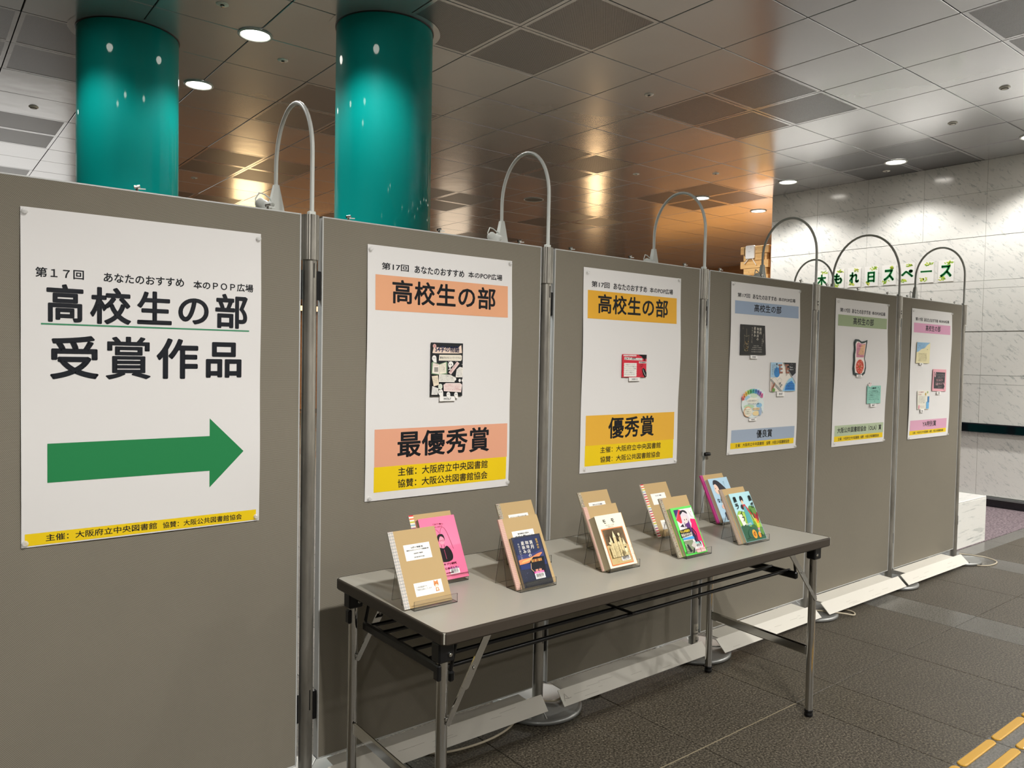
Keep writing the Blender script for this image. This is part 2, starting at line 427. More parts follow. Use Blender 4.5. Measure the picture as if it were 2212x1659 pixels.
# ---- walls
mw = struct('wall_right', MB().box(XW+.02, XW+.5, -8, 3.2, 0, HC+.03, M_PLASTER))
ys = [3.19, 2.0, .81, -.38, -1.57, -2.76, -3.95, -5.14, -6.33, -7.52]
zs = [.105, .72, .81, 1.2, 1.288, 1.72, 2.14, 2.22, 2.655, 3.09, HC]
for a in range(len(ys)-1):
    for b in range(len(zs)-1):
        if b == 1: continue
        off = .0035 if b in (4, 7) else 0
        split = (b not in (4, 7))
        segs = [(ys[a+1], ys[a])] if not split else [(ys[a+1], (ys[a]+ys[a+1])/2-.0), ((ys[a]+ys[a+1])/2, ys[a])]
        for (p, q) in segs:
            g = .0012
            m_ = MB().box(XW+off, XW+.025, p+g, q-g, zs[b]+g, zs[b+1]-g*(2.2 if b in (3, 4, 6, 7) else 1), M_MARB)
            m_.build('marble_slab', mw)
MB().box(XW+.012, XW+.03, -8, 3.19, .1, HC-.001, mat('slab_joint', '8f8f88', .8)).build('joint_backing', mw)
MB().cbox(XW-.035, XW+.02, -8, 3.19, .722, .808, .006, M_RAIL).build('rail', mw)
struct('baseboard_right', MB().cbox(XW-.006, XW+.02, -8, 3.19, 0.003, .075, .003, M_RAIL))
MB().box(XW-.03, XW+.02, -8, 3.19, .078, .1, mat('steel_lip', '8d9290', .3, .6)).build('steel_lip', mw)
struct('wall_front', MB().box(-10, 15, -8.3, -8, 0, HC+.03, M_PLASTER))
struct('wall_left', MB().box(-10.2, -9.8, -8, 17, 0, HC+.03, M_PLASTER))
wb = MB().box(-10, 3.2, 16, 16.2, 0, HC+.03, M_PLASTER).box(3.2, 14.2, 16, 16.2, 0, HC+.03, M_WALNUT)
wbo = struct('wall_back', wb)
struct('wall_far', MB().box(14, 14.2, 3.0, 16.2, 0, HC+.03, M_WALNUT))
struct('wall_corner', MB().box(XW+.5, 14.2, 2.9, 3.19, 0, HC+.03, M_WALNUT))
# ---- ceiling
ce = bpy.data.objects.new('ceiling', None)
o = MB().box(-14, 13, -11, 17, .03, .12, M_CEILBACK).build('ceiling', None); o['kind'] = 'structure'
o.location = (GX, GY, HC); o.rotation_euler = (0, 0, -.00707); ce = o
def ctile(perf):
    w, d, g, c = SA/2, SB/2, .0034, .0022; b = MB()
    b.cbox(-w+g, w-g, -d+g, d-g, 0, .014, c, M_CEIL)
    if perf:
        e = .028
        b.v = []; b.f = []; b.mi = []; b.ms = []; b.sm = []
        for (x0, x1, y0, y1) in ((-w+g, w-g, -d+g, -d+e), (-w+g, w-g, d-e, d-g), (-w+g, -w+e, -d+e, d-e), (w-e, w-g, -d+e, d-e)):
            b.box(x0, x1, y0, y1, 0, .014, M_CEIL)
        b.box(-w+e, w-e, -d+e, d-e, .0012, .014, M_PERF)
    o = b.build('x', None); me = o.data; bpy.data.objects.remove(o); return me
CT, CP = ctile(False), ctile(True); far = MB(); nb_ = 0
for i in range(-20, 20):
    for j in range(-16, 25):
        X, Y = cg(i+.5, j+.5)
        if X < -9.7 or X > 14 or Y < -8 or Y > 16: continue
        if i >= 9 and j < 3: continue
        pf = (i % 4 in (3, 0)) and (j % 4 in (3, 0))
        if -5 <= i <= 9 and -4 <= j <= 12 and not (j < -2 and i < 1):
            o = bpy.data.objects.new('perforated_panel' if pf else 'ceiling_panel', CP if pf else CT); COL.objects.link(o); o.parent = ce
            o.location = ((i+.5)*SA, (j+.5)*SB, 0); o.rotation_euler = (random.gauss(0, .0011), random.gauss(0, .0011), 0); nb_ += 1
        else:
            g = .0034; R = Euler((random.gauss(0, .0011), random.gauss(0, .0011), 0)).to_matrix()
            cx, cy = (i+.5)*SA, (j+.5)*SB; k0 = len(far.v)
            far.box(-SA/2+g, SA/2-g, -SB/2+g, SB/2-g, 0, .014, M_CEIL, R)
            far.v[k0:] = [(p[0]+cx, p[1]+cy, p[2]) for p in far.v[k0:]]
far.build('ceiling_panel', ce, (0, 0, 0), 'stuff')

# ================================================================== COLUMNS
def column(i, j, label, x=None, y=None):
    x, y = (x, y) if x is not None else cg(i, j)
    t = thing('round_column', label, 'column', (x, y, 0), 'teal round columns')
    MB().lathe([(.2985, 0), (.2985, HC-.004)], (x, y, 0), M_TEAL, 96, cap=False).build('shaft', t, (x, y, 0))
    MB().lathe([(.2985, HC-.007), (.3045, HC-.007), (.3045, HC-.0005), (.2985, HC-.0005)], (x, y, 0), mat('dark_collar', '0c1113', .4), 96, cap=False).build('collar', t, (x, y, 0))
    MB().lathe([(.3, HC-.0012), (.345, HC-.0012)], (x, y, 0), M_CEIL, 72, cap=False).build('ceiling_ring', t, (x, y, 0))
    MB().lathe([(.3, 0), (.315, 0), (.315, .06), (.3, .06)], (x, y, 0), M_RAIL, 64, cap=False).build('foot_ring', t, (x, y, 0))
column(-3, 3, 'glossy teal round column at left, behind the arrow poster panel', 1.157, 3.262)
column(-1, 1, 'glossy teal round column nearest the second panel, right of the other one', 2.378, 2.100)

# ================================================================== CEILING FIXTURES
def downlight(i, j, label, group='recessed ceiling downlights'):
    x, y = cg(i, j); b = (x, y, HC)
    t = thing('downlight', label, 'ceiling light', b, group)
    MB().lathe([(.104, 0), (.108, -.004), (.104, -.009), (.094, -.010), (.088, -.004), (.084, 0)], b, M_LAMPW, 36, cap=False).build('trim_ring', t, b)
    MB().lathe([(.088, -.003), (.06, -.006), (.035, -.007), (.0005, -.0075)], b, M_LENS, 28, cap=False).build('lens', t, b)
lab = ['bright ceiling downlight right of the left teal column, nearer one', 'bright ceiling downlight beside the left teal column, smaller farther one',
       'ceiling downlight above the marble wall, right one of the two', 'ceiling downlight above the marble wall, left one next to the corner',
       'ceiling downlight over the brown ceiling part, beside the marble corner, left one', 'far ceiling downlight just above the wooden plank stack']
for (i, j, k), s in zip(LIGHTS_SEEN, lab): downlight(i, j, s)
for (i, j, k) in LIGHTS_OFF: downlight(i, j, 'unseen ceiling downlight outside the picture frame, from the inferred and added set', 'downlights outside the frame')
def sensor(i, j, label, kind):
    x, y = cg(i, j); b = (x, y, HC); t = thing('fire_sensor' if kind else 'sprinkler_head', label, 'sensor' if kind else 'sprinkler', b, 'small round ceiling devices')
    if kind:
        MB().lathe([(.036, 0), (.036, -.004), (.024, -.011), (.010, -.015), (.0005, -.016)], b, M_SENS, 24, cap=False).build('housing', t, b)
        MB().lathe([(.0255, -.0105), (.0262, -.012), (.021, -.014)], b, M_BLACK, 20, cap=False).build('sensor_ring', t, b)
    else:
        MB().lathe([(.036, 0), (.036, -.003), (.018, -.005), (.012, -.005)], b, M_SENS, 24, cap=False).build('cover_plate', t, b)
        MB().lathe([(.008, -.004), (.006, -.011), (.012, -.0125), (.012, -.014), (.0005, -.0145)], b, M_CHROME, 16, cap=False).build('deflector', t, b)
for i, j, k, s in [(-2.5, 1.5, 0, 'sprinkler head at the top edge between the two teal columns'), (-1.5, 2.5, 0, 'sprinkler head between the bright downlight and the second teal column'),
                   (-3.5, 6.5, 1, 'fire sensor at far left above the perforated panels'), (2.5, .5, 0, 'sprinkler head right of the big perforated panels, mid ceiling'),
                   (5.5, -2.5, 1, 'fire sensor near the right edge of the picture'), (6.5, -1.5, 1, 'fire sensor on the pale ceiling left of the right edge'),
                   (6.5, 2.5, 0, 'sprinkler head on the brown ceiling above the left marble corner'), (8.5, .4, 0, 'sprinkler head hard against the marble wall top'),
                   (-.5, 9.5, 0, 'far sprinkler head low beside the left teal column'), (5.5, 3.5, 0, 'sprinkler head on the brown ceiling between two arm lamps')]:
    sensor(i, j, s, k)
x, y = cg(5.59, 6.52)
t = thing('ceiling_speaker', 'round flat speaker grille in the brown ceiling inside the second arm lamp loop', 'speaker', (x, y, HC))
MB().lathe([(.125, 0), (.13, -.004), (.122, -.007), (.115, -.004)], (x, y, HC), M_LAMPW, 32, cap=False).build('rim', t, (x, y, HC))
MB().lathe([(.118, -.003), (.0005, -.004)], (x, y, HC), mat('speaker_mesh', '55524c', .6), 32, cap=False).build('grille', t, (x, y, HC))

# ================================================================== HALL BEHIND THE PANELS (seen mirrored in the ceiling)
for k, (x, y, s) in enumerate([(11.7, 13.6, 'slim dark pillar in the far hall, left of three'), (12.6, 12.1, 'slim dark pillar in the far hall, middle of three'), (12.7, 10.0, 'slim dark pillar in the far hall, right of three')]):
    t = thing('wooden_pillar', s, 'pillar', (x, y, 0), 'dark pillars mirrored in the ceiling')
    MB().cbox(x-.16, x+.16, y-.16, y+.16, 0, HC-.002, .01, M_DARKW).build('shaft', t, (x, y, 0)); MB().box(x-.18, x+.18, y-.18, y+.18, 0, .1, M_RAIL).build('foot', t, (x, y, 0))
def add_glow_panel(x, y, z, w, h, facing, col, es, label):  # unseen glowing panels, added for the bright patches mirrored in the ceiling
    b = (x, y, z); t = thing('glow_panel', label, 'glow panel', b, 'added glow panels in the far hall')
    m = mat('glow_'+col, col, .5, emit=col, es=es)
    if facing == 'y':
        MB().cbox(x-w/2-.03, x+w/2+.03, y, y+.08, z-h/2-.03, z+h/2+.03, .005, M_DARKW).build('case', t, b); MB().box(x-w/2, x+w/2, y-.004, y+.01, z-h/2, z+h/2, m).build('lit_face', t, b)
    else:
        MB().cbox(x, x+.08, y-w/2-.03, y+w/2+.03, z-h/2-.03, z+h/2+.03, .005, M_DARKW).build('case', t, b); MB().box(x-.004, x+.01, y-w/2, y+w/2, z-h/2, z+h/2, m).build('lit_face', t, b)
add_glow_panel(6.5, 15.9, 1.5, .7, .9, 'y', 'ffd9a0', 7, 'unseen warm glow panel added on the back wall, left one')
add_glow_panel(7.9, 15.9, 2.5, 1.6, .12, 'y', 'ffc078', 4, 'long warm glow strip added high on the back wall')
add_glow_panel(13.9, 11.9, .9, .45, 1.0, 'x', 'ffd29a', 9, 'unseen warm glow panel added between the far pillars')
add_glow_panel(13.9, 7.0, 1.35, .5, .5, 'x', 'fff4ea', 5, 'small white glow panel added on the far side wall')
add_glow_panel(13.9, 8.1, 2.15, 3.6, .5, 'x', 'ffb25e', 1.1, 'long amber glow strip added on the far side wall')
add_glow_panel(0.0, 15.9, 1.7, 5.6, 2.6, 'y', 'fbfaf6', .95, 'wide white glow panel added on the back wall')
add_glow_panel(12.3, 15.9, 1.7, 1.0, 2.2, 'y', 'ffe9cc', 1.1, 'tall pale glow panel added on the back wall')
for (x, y, w) in ((6, 13, 130), (10.5, 11.5, 130), (12.2, 7.4, 160), (1, 13, 110), (-3, 12, 90), (0, 9, 70), (8.5, 7.5, 900), (5.5, 8.5, 600), (11, 5.5, 600), (3.2, 6.0, 240), (9.5, 14.3, 130)):
    spot('hall_fill', (x, y, HC-.05), (x, y, 0), w, 150, .4, (1., .80, .56) if y > 9 and x > 3 else (1, .95, .88), .08)  # unseen spots without fixtures, added to brighten the hall the ceiling mirrors
# ================================================================== PANELS, POSTS, ARM LAMPS
PP = .9686; PX = [PP*k for k in range(8)]
PZ0, PZ1, PT = .084, 1.80, .030
pl_lab = ['grey cloth display panel holding the large green arrow poster, leftmost', 'grey cloth display panel behind the table with the peach-banner poster',
          'grey cloth display panel with the orange-banner poster, third from left', 'grey cloth display panel with the blue-banner poster',
          'grey cloth display panel with the green-banner poster, second from right end', 'grey cloth display panel with the pink-banner poster, at the right end']
for k in range(1, 7):
    x0, x1 = PX[k-1]+.0345, PX[k]-.0345; b = (x0, 0, PZ0)
    t = thing('display_panel', pl_lab[k-1], 'display panel', b, 'row of display panels')
    MB().box(x0+.004, x1-.004, .0008, PT-.0008, PZ0+.004, PZ1-.004, M_CLOTH).build('cloth_board', t, b)
    for n, q in (('frame_rail', (x0, x1, 0, PT, PZ0, PZ0+.004)), ('frame_rail', (x0, x1, 0, PT, PZ1-.004, PZ1)),
                 ('frame_stile', (x0, x0+.0042, -.0005, PT, PZ0, PZ1)), ('frame_stile', (x1-.0042, x1, -.0005, PT, PZ0, PZ1))):
        MB().cbox(*q, .0006, M_ALU).build(n, t, b)
    MB().box(x1, x1+.0095, .021, .028, PZ0, PZ1-.14, M_BLACK).build('gap_shade_strip', t, b)  # black strip added to stand in for the shade in the post gap
    for z in (.254, 1.58):       # dark joining tongues between stile and post
        MB().box(x0-.012, x0, .008, .02, z-.04, z+.05, M_BLACK).build('joint_tongue', t, b)
        MB().box(x1, x1+.009, .008, .02, z-.04, z+.05, M_BLACK).build('joint_tongue', t, b)
    for q in (.13, .475, .835):
        hx = PX[k-1]+q; mb = MB().cyl((hx, .015, PZ1), (hx, .015, PZ1+.012), .0035, M_CHROME, 10).cyl((hx-.007, .015, PZ1+.011), (hx+.007, .015, PZ1+.015), .0045, M_CHROME, 10)
        mb.cyl((hx, .015, PZ1+.008), (hx+.021, .013, PZ1+.0095), .0016, M_LAMPW, 8).build('wing_bolt', t, b)
# posts
po_lab = ['steel post with fluted cap between arrow poster panel and peach-banner panel', 'steel post with fluted cap right of the peach-banner panel',
          'steel post with paper stickers low down and a black knob, third', 'steel post right of the blue-banner panel, behind the table end', 'steel post between green-banner and pink-banner panels', 'last steel post at the free right end of the row']
def fluted(c, r, z0, z1, m):
    n = 24; vs = []; fs = []
    for h in (z0, z1):
        for k in range(n*2):
            t = math.pi*k/n; rr = r-(.0011 if k % 2 else 0); vs.append((c[0]+rr*math.cos(t), c[1]+rr*math.sin(t), h))
    N = n*2; fs = [(k, (k+1) % N, N+(k+1) % N, N+k) for k in range(N)]+[list(range(N))[::-1], [N+k for k in range(N)]]
    return MB().add(vs, fs, m)
def post(k, label, x=None, y=.013, ztop=1.80):
    x = PX[k] if x is None else x; b = (x, y, 0)
    t = thing('panel_post', label, 'post', b, 'steel posts of the panel row')
    MB().lathe([(.0215, .012), (.0215, 1.664)], b, M_POST, 28, cap=False).build('pole', t, b)
    fluted((x, y), .0272, 1.662, ztop, M_POST).build('fluted_cap', t, b)
    MB().cbox(x-.0015+.0045, x+.0015+.0045, y-.0222, y-.0200, 1.607, 1.652, .0004, M_BLACK).build('key_slot', t, b)
    MB().cbox(x-.0015+.0045, x+.0015+.0045, y-.0222, y-.0200, .254, .318, .0004, M_BLACK).build('key_slot', t, b)
    d = MB().lathe([(.168, 0), (.176, .004), (.176, .013), (.170, .019), (.160, .0195), (.03, .024), (.0215, .026), (.0215, .03)], b, M_DISC, 64, cap=False)
    d.build('base_disc', t, b)
    for a in (-2.05, -.6, .9, 2.5):
        q = Matrix.Rotation(a, 3, 'Z'); mb = MB(); mb.cbox(.06, .158, -.002, .002, .0195, .0235, .0006, M_ALU, q); mb.v = [(p[0]+x, p[1]+y, p[2]) for p in mb.v]; mb.build('disc_rib', t, b)
    return t, b
for k in range(1, 7):
    t, b = post(k, po_lab[k-1])
    if k in (4, 5):
        x = b[0]
        for z in (1.706, 1.69): MB().lathe([(.004, 0), (.003, .002)], (x-.004, b[1]-.0272, z), M_BLACK, 10, (0, -1, 0)).build('cap_screw', t, b)
    if k == 3:
        x, y, _ = b
        MB().lathe([(.0075, 0), (.009, .002), (.009, .03), (.0075, .032)], (x+.012, y-.03, .938), M_BLACK, 16, (1, -.12, 0)).build('clamp_knob', t, b)
        for (z0, z1, tx) in ((.094, .136, 'Lし'), (.044, .086, 'Li20')):
            n = 8; vs = []
            for z in (z0, z1):
                for q in range(n+1): a = math.radians(-140+q*85/n-0); vs.append((x+.0219*math.cos(a), y+.0219*math.sin(a), z))
            MB().add(vs, [(q, q+1, n+2+q, n+1+q) for q in range(n)], pcol('b9b3a4')).build('paper_sticker', t, b)
            fr = Frame((x-.011, y-.0195, z0), (1, -.15, 0), (0, 0, 1)); fr = Frame((x-.011, y-.0205, z0), (1, -.3, 0), (0, 0, 1))
            Print(fr, .0022).text(tx, .002, .018, .01, .034, '1b1b1b', .03, 1).build('sticker_print', t, b)
# arm lamps
def arm_lamp(x, y0, D, ztop, zf, label, head=1, lean=0., facing=1):
    """arch from the post top (x,y0) over to the back (y0+D); lamp head hangs at its far foot"""
    b = (x, y0, 1.80); t = thing('arm_lamp', label, 'lamp', b, 'clip-on arm lamps of the panels')
    r = D/2; pts = [(x, y0, 1.801), (x, y0, ztop-r*1.25)]
    n = 22
    for k in range(1, n+1):
        a = math.pi*k/n; pts.append((x+lean*(1-math.cos(a))/2*1., y0+r-r*math.cos(a), ztop-r*1.25+r*1.25*math.sin(a)))
    pts.append((x+lean, y0+D, zf)); MB().tube(pts, .0067, M_LAMPW, 12).build('arm', t, b)
    xf, yf = x+lean, y0+D
    # tapered bracket shell, open below
    q = MB(); w0, w1, d0, d1, z0, z1 = .008, .030, .009, .014, zf+.004, zf-.105
    vs = [(xf+sx*w, yf+sy*d, z) for (w, d, z) in ((w0, d0, z0), (w1, d1, z1)) for sx, sy in ((-1, -1), (1, -1), (1, 1), (-1, 1))]
    q.add(vs, [(0, 1, 5, 4), (1, 2, 6, 5), (3, 0, 4, 7), (0, 3, 2, 1)], M_LAMPW)
    q.add([(p[0]+(.0015 if p[0] < xf else -.0015), p[1]+.0, p[2]-.002) for p in vs], [(4, 5, 1, 0), (5, 6, 2, 1), (7, 4, 0, 3)], M_LAMPW)
    q.build('bracket', t, b)
    zc = zf-.078
    # lamp head: ribbed cup with lit face
    for (dx, dz, sc, lit) in (((-.045, .006, 1., False), (.02, -.018, .62, True)) if head == 1 else ((0.0, -.03, 1.1, True),)):
        c = Vector((xf+dx, yf-.004, zc+dz)); ax = Vector((.62, -.25, -.62)) if head == 1 else Vector((.05, -.75, -.6))
        h = MB().lathe([(.011*sc, -.026*sc), (.017*sc, -.02*sc), (.019*sc, -.008*sc), (.021*sc, -.006*sc), (.021*sc, 0), (.027*sc, .004*sc), (.029*sc, .012*sc), (.031*sc, .014*sc), (.031*sc, .022*sc), (.027*sc, .024*sc)], c, M_LAMPW, 20, ax)
        hh = h.build('lamp_head', t, b)
        MB().lathe([(.026*sc, .0242*sc), (.0005, .0262*sc)], c, M_LED if lit else M_GLASS, 18, ax, cap=False).build('lit_face' if lit else 'glass_face', hh, b)
    cab = [(xf, yf, zf-.02), (xf-.01, yf+.01, zf-.045), (xf-.035, yf+.012, zf-.03), (xf-.055, yf+.008, zf-.028), (xf-.068, yf+.004, zf-.05), (xf-.066, yf+.002, zf-.08)]
    sm = []
    for i in range(len(cab)-1):
        for u in (0, .5): sm.append(tuple(cab[i][j]*(1-u)+cab[i+1][j]*u for j in range(3)))
    sm.append(cab[-1]); MB().tube(sm, .0024, M_LAMPW, 6).build('lead', t, b)
    MB().cbox(x-.011, x+.011, y0-.006, y0+.012, 1.8005, 1.812, .002, M_LAMPW).build('clip', t, b)
    s_ = spot('arm_lamp_light', (xf, yf-.03, zc-.05), (xf+.15, .13, .5), 13, 95, .6, (.84, .93, 1.), .02)
al = ['tall narrow arm lamp on the first post, left of the second teal column', 'arm lamp with two lamp heads on the second post', 'arm lamp with small round head on the third post',
      'arm lamp in front of the wooden plank stack', 'wide arm lamp loop in front of the green-lettered sheets', 'arm lamp at the right end with a cage-like lit head']
Dd = [.29, .295, .31, .335, .44, .335]; Zt = [2.175, 2.19, 2.175, 2.18, 2.20, 2.215]; Ln = [0, 0, 0, 0, 0, 0]; Zf = [1.935, 1.935, 1.92, 1.93, 1.90, 1.94]
for k in range(1, 7): arm_lamp(PX[k]+.002, .006, Dd[k-1], Zt[k-1], Zf[k-1], al[k-1], 1 if k in (1, 2, 3, 4) else 2)
# a further post with its lamp in the row behind
t, b = post(0, 'steel post of the row behind, mostly hidden by the blue-banner panel', 5.50, .80)
arm_lamp(5.50, .80, .33, 2.17, 1.93, 'small arm lamp loop behind the others, above the blue-banner panel', 2)

# ================================================================== WHITE FOLDED BOARDS ON THE FLOOR
bl = ['white folded board at the foot of the second panel, under the near table end', 'white folded board under the orange-banner panel, marked with a small pencil arrow', 'white folded board between the far table legs',
      'white folded board right of the table under the green-banner panel', 'white folded board at the right end of the panel row']
for k, (x0, x1, yl) in enumerate([(1.015, 1.90, -.095), (1.975, 2.872, -.105), (2.95, 3.79, -.138), (3.868, 4.76, -.140), (4.80, 5.69, -.136)]):
    yf = yl+.042 if k < 2 else yl+.054; b = (x0, yl, .0); zf = .078
    t = thing('folded_board', bl[k], 'board', (x0, yl, 0), 'white boards along the foot of the panels')
    fr = Frame((x0, 0, 0), (1, 0, 0), (0, 1, 0)); th = .003
    # profile in y-z extruded along x
    def ex(p, xa, xb, name):
        n = len(p); vs = [(xa+(.0), y, z) for y, z in p]+[(xb, y, z) for y, z in p]
        MB().add(vs, [list(range(n)), list(range(n, 2*n))[::-1]]+[(q, n+q, n+(q+1) % n, (q+1) % n) for q in range(n)], M_BOARD).build(name, t, b)
    zb = .028
    ex([(yl, zb), (yf, zf), (yf+.002, zf-th), (yl+.003, zb-.001)], x0, x1, 'front_flap')
    ex([(yf, zf), (-.004, zf+.003), (-.004, zf), (yf+.001, zf-th)], x0+(.02 if k < 4 else .075), x1-.075 if k < 4 else x1-.12, 'top_flap')
    fr = Frame((x0, yl, zb), (1, 0, 0), (0, yf-yl, zf-zb)); L = x1-x0
    pr = Print(fr, .0004)
    rnd = random.Random(k)
    for q in range(7):
        u = rnd.uniform(.05, L-.15); v = rnd.uniform(.012, .05); pr.line([(u, v), (u+rnd.uniform(.02, .09), v+rnd.uniform(-.002, .002))], .0009, '9c968a')
    if k == 1: pr.line([(.012, .018), (.022, .045), (.036, .024), (.018, .028)], .0012, '77726a').line([(.036, .024), (.05, .026)], .0012, '77726a')
    pr.build('scuff_marks', t, b)
# cables on the floor
def cable(pts, label):
    P = [Vector(p) for p in pts]; out = []
    for i in range(len(P)-1):
        p0 = P[max(i-1, 0)]; p1 = P[i]; p2 = P[i+1]; p3 = P[min(i+2, len(P)-1)]
        for q in range(8):
            u = q/8; out.append(.5*((2*p1)+(p2-p0)*u+(2*p0-5*p1+4*p2-p3)*u*u+(-p0+3*p1-3*p2+p3)*u**3))
    out.append(P[-1]); b = tuple(P[0]); tag(MB().tube(out, .0042, M_CABLE, 8).build('cable', None, b), label, 'cable', 'lamp cables on the floor')
z = .0045
cable([(1.30, .05, z), (1.42, -.07, z), (1.58, -.10, z), (1.72, -.075, z), (1.80, -.02, z), (1.86, .06, z)], 'cream cable curving out under the near board, behind the table leg')
cable([(1.9, .03, .028), (1.975, -.045, .03), (2.05, -.02, .03), (2.12, .04, z), (2.16, -.05, z), (2.22, -.052, z), (2.27, .03, z)], 'cream cable over the base disc right of the near board')
cable([(3.78, .02, .03), (3.88, -.075, .03), (3.97, -.16, z+.016), (4.04, -.185, z), (4.09, -.15, z), (4.08, -.06, z), (4.06, .03, z)], 'cream cable looping in front of the boards beyond the table')
cable([(5.93, .02, .026), (5.965, -.08, .026), (6.02, -.13, z+.01), (6.0, -.2, z), (5.87, -.215, z), (5.78, -.17, z), (5.76, -.05, z)], 'cream cable loop around the last base disc')
# ================================================================== POSTERS
class WFrame(Frame):
    """poster plane with a slight paper wave; u = world x, v = world z"""
    def __init__(s, x0, x1, z0, z1, ph, off=.0022, amp=.0045):
        Frame.__init__(s, (0, -off, 0), (1, 0, 0), (0, 0, 1)); s.b = (x0, x1, z0, z1, ph, amp)
    def p(s, u, v, t=0.):
        x0, x1, z0, z1, ph, amp = s.b; a = min(max((u-x0)/(x1-x0), 0), 1); c = min(max((v-z0)/(z1-z0), 0), 1)
        w = math.sin(math.pi*c); e = (a**7+.6*(1-a)**7)*w*(1+.9*math.sin(ph+c*9))+.12*w*math.sin(ph*2+a*5)**2+.5*((1-c)**6)*math.sin(math.pi*a)*.9
        return s.O+s.U*u+s.V*v+s.N*(t+amp*e)
def grect(pr, u0, u1, v0, v1, col, nu=14, nv=4):
    pr.k += 1
    vs = [pr.fr.p(u0+(u1-u0)*i/nu, v0+(v1-v0)*j/nv, pr._t(None)) for j in range(nv+1) for i in range(nu+1)]
    pr.mb.add(vs, [(j*(nu+1)+i, j*(nu+1)+i+1, (j+1)*(nu+1)+i+1, (j+1)*(nu+1)+i) for j in range(nv) for i in range(nu)], pcol(col)); return pr
def poster(x0, x1, z0, z1, label, ph):
    fr = WFrame(x0, x1, z0, z1, ph); b = tuple(fr.p((x0+x1)/2, z0)); t = thing('poster', label, 'poster', b, 'white award posters on the panels')
    nu, nv = 24, 34; vs = [fr.p(x0+(x1-x0)*i/nu, z0+(z1-z0)*j/nv, 0) for j in range(nv+1) for i in range(nu+1)]
    MB().add(vs, [(j*(nu+1)+i, j*(nu+1)+i+1, (j+1)*(nu+1)+i+1, (j+1)*(nu+1)+i) for j in range(nv) for i in range(nu)], M_WHITE, True).build('paper_sheet', t, b)
    return fr, t, b
def pin(x, z, label):
    b = (x, -.003, z); t = thing('push_pin', label, 'push pin', b, 'clear push pins holding the posters')
    MB().lathe([(.0075, .001), (.0075, .002), (.004, .003), (.0035, .006), (.0068, .007), (.0068, .0085), (.0035, .009)], b, M_GLASS, 14, (0, -1, 0)).build('head', t, b)
    MB().cyl((x, 0, z), (x, -.006, z), .0007, M_CHROME, 6).build('needle', t, b)
HEAD = '高校生の部'
K = '16191e'
SP1, SP2 = '主催：大阪府立中央図書館', '協賛：大阪公共図書館協会'
pn = ['green arrow poster', 'peach-banner poster', 'orange-banner poster', 'blue-banner poster', 'green-banner poster', 'pink-banner poster']
# 1 -- arrow
fr, t, b = poster(.206, .8085, .873, 1.723, 'white poster with a big green arrow pointing right and large black headings', .4)
pr = Print(fr); L1 = '第１７回　あなたのおすすめ　本のＰＯＰ広場'
pr.text('第１７回', .237, .345, 1.552, 1.577, K, .018, 3).text('あなたのおすすめ', .391, .592, 1.551, 1.575, K, .018, 3).text('本のＰＯＰ広場', .617, .785, 1.549, 1.572, K, .018, 3)
for ch, a, c, v0, v1 in zip('高校生の部受賞作品', (.260, .358, .471, .576, .676, .268, .395, .520, .651), (.345, .458, .561, .660, .770, .380, .507, .632, .754), (1.441, 1.440, 1.444, 1.449, 1.441, 1.296, 1.295, 1.296, 1.299), (1.538, 1.537, 1.534, 1.522, 1.540, 1.408, 1.409, 1.408, 1.401)):
    pr.text(ch, a+.001, c-.001, v0, v1, '14181f', .016 if ch == '賞' else .024, 5, layer=3)

pr.build('heading_print', t, b)
pr = Print(fr); grect(pr, .249, .774, 1.4335, 1.4375, '3f8a63', 16, 1); pr.build('green_underline', t, b)
pr = Print(fr); grect(pr, .2625, .6635, 1.033, 1.1325, '23814a', 14, 3)
pr.poly([(.6635, .985), (.76, 1.084), (.6635, 1.183)], '23814a', layer=1); pr.build('green_arrow', t, b)
pr = Print(fr); grect(pr, .2135, .799, .8765, .907, 'ecca16', 16, 2)
pr.text(SP1, .259, .523, .8835, .9015, K, .014, 2).text(SP2, .538, .757, .8825, .8995, K, .014, 2); pr.build('yellow_sponsor_band', t, b)
# others: sheet, line box, band box, head box, low band box, low text, low text box, yellow box, yellow texts
def award(n, x0, x1, z0, z1, label, ph, line, band, bc, head, low, lc, ltext, lbox, yel, ytxt):
    fr, t, b = poster(x0, x1, z0, z1, label, ph)
    pr = Print(fr); u0, u1, v0, v1 = line; L = u1-u0
    pr.text('第17回', u0, u0+.205*L, v0, v1, K, .014, 2).text('あなたのおすすめ', u0+.25*L, u0+.66*L, v0-.002, v1+.0005, K, .018, 2).text('本のPOP広場', u0+.695*L, u1, v0, v1-.001, K, .014, 2); pr.build('title_line_print', t, b)
    pr = Print(fr); grect(pr, *band, bc); pr.text(HEAD, *head, K, .021, 3 if n < 4 else 2, sp=1.06); pr.build('heading_banner', t, b)
    pr = Print(fr); grect(pr, *low, lc); pr.text(ltext, *lbox, K, .021, 3 if n < 4 else 2, sp=1.04); pr.build('award_banner', t, b)
    pr = Print(fr); grect(pr, *yel, 'ecca16')
    for (s_, q) in ytxt: pr.text(s_, *q, K, .014, 2 if n < 3 else 1)
    pr.build('yellow_sponsor_band', t, b)
award(2, 1.159, 1.757, .892, 1.731, 'white poster with peach banners and one black-bordered card in its middle', 1.3, (1.211, 1.711, 1.654, 1.677), (1.188, 1.737, 1.520, 1.636), 'e3a67e', (1.251, 1.681, 1.545, 1.625),
      (1.192, 1.7465, 1.0025, 1.1275), 'e3a586', '最優秀賞', (1.2785, 1.663, 1.0285, 1.118), (1.191, 1.744, .919, 1.0025), [(SP1, (1.282, 1.658, .9665, .996)), (SP2, (1.281, 1.658, .9275, .956))])
